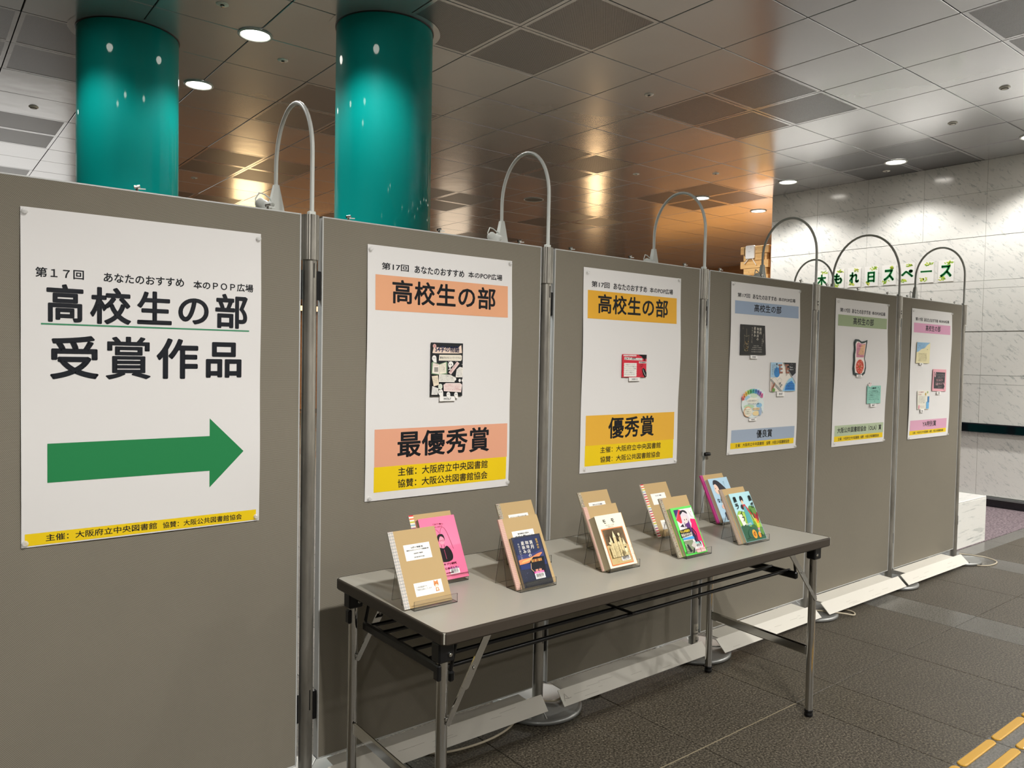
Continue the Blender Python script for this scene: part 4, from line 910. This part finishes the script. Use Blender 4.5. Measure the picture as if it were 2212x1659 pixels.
def kraft(x0, yb, spine, label, title, body, second=True, th=.005):
    fr = bframe(x0, yb, th); b = tuple(fr.p(0, 0, -th)); t = thing('kraft_booklet', label, 'booklet', b, 'kraft paper booklets on the stands')
    W_, H_ = .150, .210
    MB().prism([(0, .0), (W_, 0), (W_, H_), (0, H_)], fr, -th, -th+.0012, M_KRAFT).build('back_board', t, b)
    MB().prism([(.001, .0015), (W_-.002, .0015), (W_-.002, H_-.0015), (.001, H_-.0015)], fr, -th+.0012, -.0012, M_PAGES).build('page_block', t, b)
    MB().prism([(0, 0), (W_, 0), (W_, H_), (0, H_)], fr, -.0012, 0, M_KRAFT).build('front_board', t, b)
    # spine tape with its own pattern
    tp = MB(); tc = {'stripe': 'efe6d8', 'plaid': 'dcd8ce', 'pink': 'd9b8a8', 'floral': 'a79f8c', 'magenta': 'b0387a', 'check': 'b9a694'}[spine]
    tp.prism([(-.0006, 0), (.0155, 0), (.0155, H_), (-.0006, H_)], fr, 0, .0003, pcol(tc)); tp.prism([(-.0008, 0), (0, 0), (0, H_), (-.0008, H_)], fr, -th-.0003, .0003, pcol(tc))
    so = tp.build('spine_tape', t, b); pr = Print(fr, .0004, .00006); rn = random.Random(label)
    if spine == 'stripe':
        cs = ['d8343a', 'e9e0d2', 'e0703c', 'e9e0d2', 'c3c03a', 'e9e0d2', '8fb4c4', 'e9e0d2', '8a4a7a', 'e9e0d2', 'd84a5c', 'e9e0d2', 'c02838', 'e9e0d2']; y = H_
        k = 0
        while y > .004: pr.rect(-.0006, .0155, max(y-.0042, 0), y, cs[k % len(cs)], layer=1); y -= .0048; k += 1
    elif spine == 'plaid':
        for q in range(24):
            y = .004+q*.0087; pr.rect(-.0006, .0155, y, y+.0007, '6b6a72', layer=1).rect(-.0006, .0155, y+.0022, y+.0028, '6b6a72', layer=1).rect(-.0006, .0155, y+.005, y+.0054, 'b9868a', layer=1)
        for u in (.002, .0045, .0095, .0125): pr.rect(u, u+.0006, 0, H_, '77767c', layer=2)
    elif spine in ('pink', 'check'):
        c1 = 'c99a8c' if spine == 'pink' else '857364'
        for q in range(40): y = .002+q*.0052; pr.rect(-.0006, .0155, y, y+.0014, c1, layer=1)
        for u in (.002, .006, .010, .0135): pr.rect(u, u+.0009, 0, H_, c1, layer=2)
    elif spine == 'floral':
        for q in range(150): pr.ell(rn.uniform(.0005, .0145), rn.uniform(.002, H_-.002), rn.uniform(.0006, .0018), rn.uniform(.0006, .0018), rn.choice(['4c4a3c', '5f6b4a', 'c98a94', 'd9cfb8', 'b05a70', '3f3c34', 'c9b070']), 6, rn.uniform(0, 3), layer=1)
    elif spine == 'magenta':
        for q in range(30): pr.ell(rn.uniform(.001, .0145), rn.uniform(.002, H_-.002), .0006, .0006, 'd97ab0', 5, layer=1)
    pr.build('tape_pattern', so, b)
    lb = MB().prism([(.037, .124), (.120, .124), (.120, .168), (.037, .168)], fr, 0, .0003, pcol('f1efe8')).build('title_label', t, b)
    pr = Print(fr, .0005, .00008)
    if title: pr.text(title, .0785-.0032*len(title)*.75, .0785+.0032*len(title)*.75, .1560, .1612, '222222', .02, 1)
    if body:
        pr.text(body, .044, .114, .1495, .1535, '2f2f2f', .02, 1); pr.text('編著', .064, .094, .140, .1435, '555555', 0, 1).text('図書館所蔵', .063, .096, .1295, .133, '555555', 0, 1)
    if title or body: pr.build('label_print', lb, b)
    if second:
        lb = MB().prism([(.042, .026), (.130, .026), (.130, .062), (.042, .062)], fr, 0, .0003, pcol('f3f1ea')).build('notice_label', t, b)
        pr = Print(fr, .0005, .00008); pr.text('この本は貸出中です。', .046, .083, .0475, .0525, '222222', .0, 1).text('ご予約をお待ちしています。', .046, .096, .0405, .0455, '222222', .0, 1)
        pr.ell(.111, .050, .0075, .0078, 'd98a50', 14).poly([(.104, .053), (.105, .062), (.110, .056)], 'd98a50').poly([(.118, .053), (.117, .062), (.112, .056)], 'd98a50').ell(.111, .046, .0045, .004, 'f2e2cc', 10).poly([(.106, .031), (.117, .031), (.115, .041), (.107, .041)], 'd98a50').ell(.111, .036, .003, .004, 'f2e2cc', 8)
        for a, c in ((.108, .051), (.114, .051), (.111, .0475)): pr.ell(a, c, .0009, .0009, '3a2418', 6)
        pr.build('notice_print', lb, b)
    return fr, t, b
def book(x0, yb, w, h, th, off, cover, label, spine_right=True, spinecol=None):
    fr = bframe(x0, yb, off+th).shift(0, -.001, 0); b = tuple(fr.p(0, 0, -th)); t = thing('library_book', label, 'book', b, 'library books shown on the stands'); m = pcol(cover, .25)
    MB().prism([(0, 0), (w, 0), (w, h), (0, h)], fr, -th, -th+.0008, m).build('back_cover', t, b)
    MB().prism([(.0008, .001), (w-.001, .001), (w-.001, h-.001), (.0008, h-.001)], fr, -th+.0008, -.0008, M_PAGES).build('page_block', t, b)
    MB().prism([(0, 0), (w, 0), (w, h), (0, h)], fr, -.0008, 0, m).build('front_cover', t, b)
    MB().prism([(w-.0004, 0), (w+.0014, 0), (w+.0014, h), (w-.0004, h)], fr, -th, 0, pcol(spinecol or cover, .25)).build('spine', t, b)
    return fr, t, b
def barcode(fr, t, b, u0, u1, v0, v1, col):
    pr = Print(fr, .0012, .00008); pr.rect(u0, u1, v0, v1, 'f3f0ec').rect(u0, u1, v1-(v1-v0)*.26, v1, col); rn = random.Random(5); u = u0+.004; L = u1-u0
    while u < u1-.004: w = rn.choice([.0004, .0007, .001]); pr.rect(u, u+w, v0+(v1-v0)*.24, v0+(v1-v0)*.68, '26262a', layer=4); u += w+rn.choice([.0005, .0008])
    pr.k = 5; pr.text('120584763', u0+.005, u1-.005, v0+.0015, v0+.0042, '333333', 0, 1).text('大阪府立図書館', u0+.004, u1-.003, v1-.0042, v1-.0012, 'f6e6ee', 0, 1).build('barcode_label', t, b)
st = ['clear acrylic stand under the plaid-spine booklet, nearest the table corner', 'clear acrylic stand behind it holding the hot pink book', 'clear acrylic stand holding the navy night-sky book', 'clear acrylic stand behind the navy book with a floral-spine booklet',
      'clear acrylic stand holding the thick cream book', 'clear acrylic stand behind the cream book with a floral-spine booklet', 'clear acrylic stand holding the green and magenta comic-style book', 'clear acrylic stand with only a striped-spine booklet, two labels',
      'clear acrylic stand holding the light blue farm book, far end of front row', 'clear acrylic stand with magenta-spine booklet, far end of back row']
SX = [(1.024, -.537), (1.172, -.381), (1.354, -.574), (1.510, -.377), (1.716, -.578), (1.880, -.368), (2.053, -.608), (2.238, -.368), (2.404, -.610), (2.612, -.347)]
for (x0, yf), s in zip(SX, st): stand(x0, yf, s, .138)
kraft(1.003, -.521, 'plaid', 'kraft booklet with plaid spine tape and two white labels, nearest the table corner', '54字の物語 怪', '意味がわかるとゾクゾクする超短編小説')
kraft(1.164, -.362, 'stripe', 'kraft booklet with multicoloured striped spine, behind the hot pink book', '', '', False)
kraft(1.353, -.557, 'pink', 'kraft booklet with pale pink checked spine, behind the navy book', '満月珈琲店の星詠み', '本当の願いごと', False)
kraft(1.496, -.360, 'floral', 'kraft booklet with floral spine, behind the navy book on the rear stand', 'やりたいことが見つからない君へ', '', False)
kraft(1.699, -.560, 'pink', 'kraft booklet with pale pink checked spine, behind the thick cream book', 'モモ', '', False)
kraft(1.870, -.352, 'floral', 'kraft booklet with floral spine, on the rear stand behind the cream book', '夜空をよむてがみ通信', '', False)
kraft(2.030, -.592, 'floral', 'kraft booklet with floral spine, right behind the green and magenta book', '', '', False)
kraft(2.203, -.352, 'stripe', 'kraft booklet with striped spine and two labels, alone on the fourth rear stand', 'はじめての物語', '', True)
kraft(2.370, -.594, 'check', 'kraft booklet with small checked grey spine, behind the light blue farm book', '', '', False)
kraft(2.598, -.330, 'magenta', 'kraft booklet with magenta spine, far end of the back row', '', '', False)
# hot pink book
fr, t, b = book(1.182, -.362, .128, .192, .016, .0065, 'f67ba1', 'hot pink book with a line-drawn person with long antennae')
pr = Print(fr, .0004, .0001); D = '1c1418'
pr.text('「ゴキブリ嫌い」', .046, .082, .166, .172, '7a1f3c', .02, 1).text('だったけど', .050, .078, .158, .163, '7a1f3c', .02, 1)
def arc(pts, n=7):
    out = []
    for i in range(len(pts)-1):
        p0, p1, p2, p3 = pts[max(i-1, 0)], pts[i], pts[i+1], pts[min(i+2, len(pts)-1)]
        for q in range(n):
            u = q/n; out.append(tuple(.5*((2*p1[k])+(p2[k]-p0[k])*u+(2*p0[k]-5*p1[k]+4*p2[k]-p3[k])*u*u+(-p0[k]+3*p1[k]-3*p2[k]+p3[k])*u**3) for k in (0, 1)))
    return out+[pts[-1]]
pr.line(arc([(.064, .139), (.069, .152), (.078, .158), (.088, .142), (.098, .088)]), .0009, '6a1030').line(arc([(.062, .139), (.056, .150), (.046, .153), (.036, .135), (.028, .095)]), .0009, '6a1030')
pr.ell(.063, .118, .0105, .0125, 'f79ab0', 16).poly(arc([(.052, .115), (.050, .128), (.056, .137), (.070, .137), (.075, .128), (.074, .116), (.071, .126), (.062, .131), (.056, .124)], 3), D)
pr.line([(.0535, .119), (.0605, .119), (.0605, .1155), (.0535, .1155), (.0535, .119)], .0007, '8a1838').line([(.065, .119), (.072, .119), (.072, .1155), (.065, .1155), (.065, .119)], .0007, '8a1838').line([(.0605, .118), (.065, .118)], .0007, '8a1838').line([(.058, .104), (.058, .096)], .001, D).line([(.068, .104), (.068, .096)], .001, D)
pr.poly(arc([(.048, .098), (.038, .085), (.036, .066), (.042, .056), (.064, .052), (.084, .056), (.090, .070), (.086, .088), (.076, .100), (.066, .094), (.060, .094)], 3), D).line([(.064, .09), (.065, .06)], .0008, 'f5668f')
pr.text('ゴキブリ研究', .042, .096, .042, .049, '5e1030', .03, 1).text('はじめました', .042, .096, .029, .036, '5e1030', .03, 1).text('柳澤静磨', .052, .078, .017, .021, '5e1030', .02, 1).rect(0, .128, .012, .0126, 'c8406a').build('cover_art', t, b)
barcode(fr, t, b, .066, .100, .014, .034, 'b83c98')
# navy book
fr, t, b = book(1.372, -.557, .108, .149, .012, .0065, '1a2036', 'navy paperback showing a night sky with orange clouds, white vertical title', spinecol='2a2e3c')
pr = Print(fr, .0004, .0001)
pr.poly([(.004, .070), (.104, .066), (.104, .144), (.004, .144)], '2c3454').poly([(.004, .078), (.06, .074), (.104, .082), (.104, .104), (.07, .094), (.004, .095)], '3a4070')
pr.poly(arc([(.004, .067), (.03, .068), (.055, .072), (.08, .080), (.098, .092), (.08, .091), (.05, .083), (.02, .082), (.004, .080)], 3), 'e08a5a').poly(arc([(.01, .071), (.04, .074), (.07, .084), (.05, .081), (.02, .077)], 3), 'f2b070').poly([(.004, .052), (.06, .050), (.104, .056), (.104, .070), (.06, .066), (.004, .066)], '26356a').poly([(.045, .035), (.092, .030), (.100, .080), (.060, .083), (.042, .070)], '15171f')
for q in range(9): pr.rect(.050+q*.0045, .0525+q*.0045, .068, .076, rnd.choice(['f2c06a', 'e89a4a', 'f7dca0', 'c9783a']), layer=pr.k+1)
pr.k += 1; pr.rect(.055, .065, .040, .046, 'd99078').rect(.068, .078, .040, .046, 'd99078').line([(.045, .066), (.040, .050), (.048, .040)], .0014, 'f0c890')
for q in range(40): pr.ell(rnd.uniform(.005, .103), rnd.uniform(.01, .05), .0007, .0007, rnd.choice(['4a5a8a', '3c4a70', '8a9ac0']), 5, layer=pr.k+1)
pr.k += 1
pr.vtext('満月', .060, .072, .106, .134, 'eeeae2', .02).vtext('珈琲店の', .044, .056, .083, .134, 'eeeae2', .02).vtext('星詠み', .028, .040, .096, .134, 'eeeae2', .02).vtext('本当の願いごと', .014, .021, .080, .130, 'c9c6c0', .0).vtext('望月麻衣', .084, .092, .104, .136, 'd9b060', .02).rect(.006, .104, .001, .016, '24262c').build('cover_art', t, b)
barcode(fr, t, b, .048, .085, .018, .040, 'd84ea0')
# cream book
fr, t, b = book(1.703, -.560, .122, .170, .030, .0065, 'ece6d0', 'thick cream hardback with orange-framed etching of towers', spinecol='d9a040')
pr = Print(fr, .0004, .0001)
pr.text('モ', .028, .042, .142, .155, '2c2a26', .03, 2).text('モ', .066, .080, .142, .155, '2c2a26', .03, 2).text('ミヒャエル・エンデ作', .036, .074, .133, .1375, '5c564a', .0, 1).text('大島かおり訳', .043, .068, .1275, .1315, '5c564a', .0, 1)
pr.rect(.010, .108, .006, .1255, 'd9824a').rect(.0135, .1045, .0095, .122, 'c9b27c').poly([(.0135, .07), (.0135, .122), (.1045, .122), (.1045, .065), (.085, .075), (.06, .078), (.03, .074)], '6e5c42')
for q in range(34): y = .076+q*.00135; pr.line([(.015+rnd.uniform(0, .02), y), (.06+rnd.uniform(0, .04), y+.001)], .0005, '4c3f2e')
for (u, w, top, k) in ((.034, .011, .10, 0), (.044, .008, .09, 1), (.052, .013, .115, 0), (.064, .009, .092, 1), (.074, .011, .106, 2), (.086, .012, .088, 0), (.024, .009, .082, 2)):
    pr.rect(u-w/2, u+w/2, .03, top-.022, 'd8c693').line([(u-w/2, .03), (u-w/2, top-.022), (u+w/2, top-.022), (u+w/2, .03)], .0006, '5a4a34')
    if k == 0: pr.poly([(u-w*.55, top-.022), (u+w*.55, top-.022), (u, top)], 'e4d6ac')
    elif k == 1: pr.ell(u, top-.020, w*.6, w*.7, 'dccb9b', 12)
    else: pr.poly([(u-w*.7, top-.022), (u+w*.7, top-.022), (u, top-.012)], 'cdb988').ell(u, top-.006, w*.45, w*.5, 'e2d4aa', 10)
for q in range(170): u, v = rnd.uniform(.016, .102), rnd.uniform(.012, .062); pr.line([(u, v), (u+rnd.uniform(-.004, .004), v+rnd.uniform(.001, .004))], .0006, rnd.choice(['5a4a34', '7a6848', 'e4d6ac']))
pr.ell(.068, .046, .0065, .0085, 'e9dcb4', 12).ell(.068, .054, .004, .003, '2e2620', 10).build('cover_art', t, b)
barcode(fr, t, b, .060, .098, .016, .038, '3fb0cc')
# green and magenta book
fr, t, b = book(2.050, -.592, .113, .168, .014, .0065, '4fd04a', 'green and magenta comic-style book with a white-haired figure and black title block')
pr = Print(fr, .0004, .0001)
pr.poly([(.012, .01), (.109, .006), (.109, .160), (.014, .160)], 'e6dfe0').poly([(.014, .13), (.04, .16), (.014, .16)], '3f2a6c').poly([(.012, .125), (.040, .160), (.060, .150), (.046, .118), (.03, .11)], 'd63a4c').poly([(.02, .10), (.05, .115), (.05, .095)], '24222c')
pr.poly([(.07, .02), (.109, .01), (.109, .118), (.085, .122), (.072, .10)], 'e01f68').poly([(.076, .02), (.084, .06), (.07, .10), (.066, .06)], '2a1c3c').poly([(.050, .105), (.075, .12), (.072, .08), (.058, .07)], '5a2a74')
pr.ell(.058, .143, .020, .013, '1f1c26', 16).ell(.058, .125, .014, .017, 'e9d6cf', 16).poly([(.040, .140), (.058, .150), (.076, .140), (.082, .105), (.074, .09), (.072, .118), (.062, .132), (.050, .134), (.047, .11), (.044, .088), (.036, .11)], 'd9ced6')
pr.ell(.053, .121, .002, .003, '3a2430', 8).ell(.064, .121, .002, .003, '3a2430', 8).poly([(.088, .150), (.109, .162), (.109, .125), (.095, .128)], 'efe9e6').ell(.099, .145, .0015, .002, 'b02a3a', 6).line([(.075, .09), (.088, .07), (.084, .045), (.094, .03)], .004, '1d1c26')
pr.poly([(.006, .062), (.062, .066), (.066, .092), (.008, .088)], '17171b').text('せんぶ毒劇な', .009, .060, .078, .088, 'f0d83a', .05, 1).text('商品カタログ', .009, .063, .065, .076, 'efe6d0', .05, 1).poly([(.010, .054), (.07, .052), (.066, .062), (.012, .060)], '4a9fdc')
pr.poly([(.008, .006), (.05, .006), (.058, .05), (.012, .05)], '7f8a6c').poly([(.016, .034), (.026, .038), (.038, .012), (.026, .008)], '202024').line([(.04, .006), (.052, .020)], .006, '1e1e22').rect(.058, .080, .003, .017, 'e4b6b4').rect(.082, .106, .003, .017, 'e4b6b4').poly([(.04, .03), (.06, .045), (.07, .03), (.055, .02)], 'c9c0ba').line([(.012, .04), (.018, .030)], .0015, 'dfe6d8').build('cover_art', t, b)
barcode(fr, t, b, .063, .101, .018, .040, '58c0b4')
# pale blue book at the far back
fr, t, b = book(2.612, -.330, .128, .187, .018, .0065, 'a9c9dc', 'pale blue book with a black-haired figure in profile, far end of back row')
pr = Print(fr, .0004, .0001)
pr.poly(arc([(.020, .160), (.030, .178), (.055, .176), (.08, .155), (.10, .130), (.085, .128), (.062, .125), (.048, .122), (.046, .145), (.032, .158)], 3), '26262e').poly(arc([(.024, .160), (.022, .145), (.019, .136), (.026, .122), (.040, .118), (.048, .128), (.046, .150), (.036, .162)], 3), 'f0cdb8').ell(.028, .143, .0018, .003, '2a2226', 8)
pr.poly([(.040, .120), (.052, .118), (.060, .098), (.044, .098)], 'eab9a4').poly([(.036, .102), (.06, .110), (.08, .085), (.05, .078)], '3c5a8c').poly([(.034, .085), (.075, .09), (.09, .05), (.04, .045)], 'eceae4').ell(.040, .063, .014, .010, 'e9b8a2', 12).ell(.040, .063, .003, .004, '4c2c30', 8)
pr.poly([(.03, .005), (.10, .005), (.10, .045), (.05, .050), (.028, .036)], '353a4c').text('な', .012, .028, .082, .100, '23242a', .03, 1).text('か', .032, .050, .080, .098, '23242a', .03, 1).vtext('櫻いいよ', .090, .096, .145, .170, '4c6a7c', .0).build('cover_art', t, b)
# light blue farm book
fr, t, b = book(2.392, -.594, .126, .186, .015, .0065, 'a9d6dc', 'light blue farm book with a figure in teal apron and bold vertical title')
pr = Print(fr, .0004, .0001)
pr.poly(arc([(.001, .10), (.02, .118), (.05, .112), (.08, .116), (.125, .108)], 4)+[(.125, .001), (.001, .001)], '8fb84c').poly(arc([(.078, .116), (.092, .130), (.110, .128), (.125, .12)], 3)+[(.125, .06), (.09, .07)], '5c8a3c').poly(arc([(.001, .06), (.03, .066), (.06, .052), (.09, .050), (.125, .044)], 4)+[(.125, .001), (.001, .001)], '2c5a40').ell(.030, .095, .022, .018, 'a9c95a', 14)
pr.ell(.062, .160, .010, .013, '1f1d22', 14).poly([(.057, .155), (.064, .157), (.068, .146), (.062, .140), (.055, .144)], 'edc3a0').ell(.052, .130, .0095, .010, '26262a', 12)
pr.poly([(.056, .138), (.070, .140), (.080, .122), (.094, .096), (.088, .094), (.076, .112), (.056, .110)], 'c23c42').poly([(.058, .128), (.068, .134), (.078, .100), (.080, .060), (.046, .056), (.052, .105)], '4fa3a8').line([(.090, .096), (.094, .075)], .0045, 'edc3a0')
pr.poly([(.006, .104), (.030, .104), (.036, .066), (.016, .06)], 'efeadf')
for (u, v, ru, rv, co, ro) in ((.100, .062, .012, .020, 'c9c93a', .2), (.112, .075, .009, .016, 'e8862a', -.4), (.104, .090, .008, .014, 'a8262a', .5), (.118, .085, .006, .018, '8a2030', -.3), (.088, .055, .008, .018, '6c9c2c', 0), (.075, .040, .018, .020, '3c6a3c', .2), (.112, .03, .010, .016, '5c8a3c', 0), (.055, .030, .03, .018, '2a5a44', .3), (.095, .10, .004, .02, '3a6a2c', .2)): pr.ell(u, v, ru, rv, co, 14, ro)
pr.ell(.062, .024, .013, .017, 'f0a030', 16).ell(.090, .018, .008, .011, 'e89028', 12).text('07', .055, .069, .014, .032, '7c3a14', .04, 1, rot=.2).vtext('農ガ', .104, .122, .118, .172, '1d2624', .04).vtext('農ラ', .012, .030, .122, .175, '1d2624', .04).vtext('イフ', .024, .038, .074, .118, '1d2624', .03)
for q in range(4): pr.text('垣谷美雨'[q], .030+q*.009, .037+q*.009, .060, .068, 'e9efe6', .03, 1, layer=pr.k+1)
pr.build('cover_art', t, b); barcode(fr, t, b, .074, .112, .024, .044, 'd84e92')

# ================================================================== SIGN SHEETS ON THE MARBLE WALL
for k, ch in enumerate('木もれ日スペース'):
    yc = 2.515-.193*k; b = (XW-.001, yc, 2.232)
    tg = ['first lettered sheet 木 at the left end of the green-lettered row', 'lettered sheet も second from left, beside the small arm lamp loop', 'lettered sheet れ between the も and 日 sheets', 'lettered sheet 日 with a green boxy character and leaves',
          'lettered sheet ス fifth in the row, before the ペ sheet', 'lettered sheet ペ with its small circle and leaves', 'lettered sheet with a long green dash and leaves', 'last lettered sheet ス at the right end of the row'][k]
    fr = Frame((XW-.0012, yc+.076, 2.232), (0, -1, 0), (0, 0, 1)); t = thing('lettered_sheet', tg, 'sign sheet', b, 'green lettered sheets in a row on the marble wall')
    MB().prism([(0, 0), (.152, 0), (.152, .215), (0, .215)], fr, -.0008, 0, pcol('f6f4ee')).build('paper_sheet', t, b)
    pr = Print(fr, .0005, .00015); rn = random.Random(k+2)
    for (cu, cv, n) in ((.105, .188, 13), (.045, .035, 13)):
        for q in range(n):
            a = rn.uniform(0, 6.28); rr = rn.uniform(.004, .042); u, v = cu+rr*math.cos(a), cv+rr*.55*math.sin(a)
            pr.ell(min(max(u, .014), .138), min(max(v, .012), .204), .013, .0052, rn.choice(['c9d83a', '9cc43c', 'dbe05a', '7fb038', 'b0cc50']), 8, rn.uniform(-.9, .9), layer=1+q % 3)
    pr.k = 4
    bx = {'ー': (.018, .134, .108, .126), 'ペ': (.012, .140, .068, .150), '日': (.034, .118, .040, .158)}.get(ch, (.020, .132, .044, .168)); pr.text(ch, *bx, '3cb062', .055, 2).build('letter_print', t, b)

# ================================================================== LOW MARBLE BLOCK, PLANK STACK, ROUTER
b = (6.34, .35, 0); t = thing('marble_block', 'low pale marble block standing behind the right end of the panel row', 'stone block', b)
MB().cbox(6.03, 6.655, .132, .56, .001, .345, .003, M_MARB).build('body', t, b); MB().cbox(6.02, 6.668, .118, .575, .345, .358, .003, M_MARB).build('top_slab', t, b)
MB().cbox(6.02, 6.668, .118, .133, .001, .3445, .002, M_MARB).build('front_slab', t, b)
PXW = 8.9; b = (PXW, 3.8, 0); t = thing('plank_stack', 'stacked pine plank stand carrying the white box, left of the marble wall end', 'wooden stand', b)
zt = 2.915; k = 0; pm = {}
while zt > 2.0:
    h = .10 if k % 2 == 0 else .092; y0, y1 = (3.69, 4.02) if k % 2 == 0 else (3.67, 3.97); j = random.uniform(-.006, .006)
    MB().cbox(PXW, PXW+.035, y0, y1+j, zt-h+.004, zt, .002, M_PINE).build('plank', t, b)
    ya = 3.60 if k % 2 == 0 else 3.635
    MB().cbox(PXW+.03 if k % 2 else PXW+.012, PXW+.34, ya, y0-.002 if k % 2 == 0 else y0-.002, zt-h+.004-.0, zt+.004, .002, M_PINE).build('plank', t, b)
    MB().lathe([(.004, 0), (.004, .001)], (PXW, 3.78+.1*(k % 2), zt-h/2), M_INK, 8, (-1, 0, 0)).build('screw_hole', t, b)
    zt -= h; k += 1
MB().box(PXW+.04, PXW+.34, 3.70, 3.97, .0, 2.9, M_WALNUT).build('core_board', t, b); MB().cbox(PXW+.05, PXW+.34, 3.45, 3.598, 0, 2.90, .003, M_WALNUT).build('side_board', t, b)
b = (PXW-.02, 3.86, 2.75); t = thing('wireless_router', 'white rounded box with two drooping antennas screwed to the pine planks', 'router', b)
q = MB(); fr = Frame((PXW-.001, 3.925, 2.752), (0, -1, 0), (0, 0, 1)); c = .012
def rr2(w, h, c): return [(c+(-c*math.cos(a)), c-(c*math.sin(a))) for a in [math.pi/2*i/4 for i in range(5)]][::1]
def rpoly(w, h, r):
    out = []
    for cx, cy, a0 in ((w-r, h-r, 0), (r, h-r, 90), (r, r, 180), (w-r, r, 270)):
        for i in range(5): a = math.radians(a0+90*i/4); out.append((cx+r*math.cos(a), cy+r*math.sin(a)))
    return out
MWB = mat('white_plastic', 'f0eeea', .4)
q.prism(rpoly(.135, .175, .016), fr, .002, .024, MWB).build('body', t, b)
MB().prism([(u+.004, v+.004) for u, v in rpoly(.127, .167, .014)], fr, .024, .027, MWB).build('front_shell', t, b)
Print(fr, .0274).rect(.045, .078, .092, .096, 'a9a9a9').rect(.05, .07, .078, .080, 'c0c0c0').ell(.085, .14, .004, .004, '555555', 8).build('logo_print', t, b)
for (a0, a1) in (((3.893, 2.745), (3.945, 2.69)), ((3.822, 2.745), (3.762, 2.665))):
    MB().tube([(PXW-.014, a0[0], 2.755), (PXW-.014, a0[0], a0[1]), (PXW-.018, a1[0], a1[1])], .0055, MWB, 8).build('antenna', t, b)
MB().tube([(PXW-.012, 3.925, 2.90), (PXW-.01, 3.95, 2.91), (PXW-.008, 3.955, 2.86), (PXW-.008, 3.95, 2.80), (PXW-.012, 3.925, 2.785)], .003, M_BLACK, 6).build('power_lead', t, b)
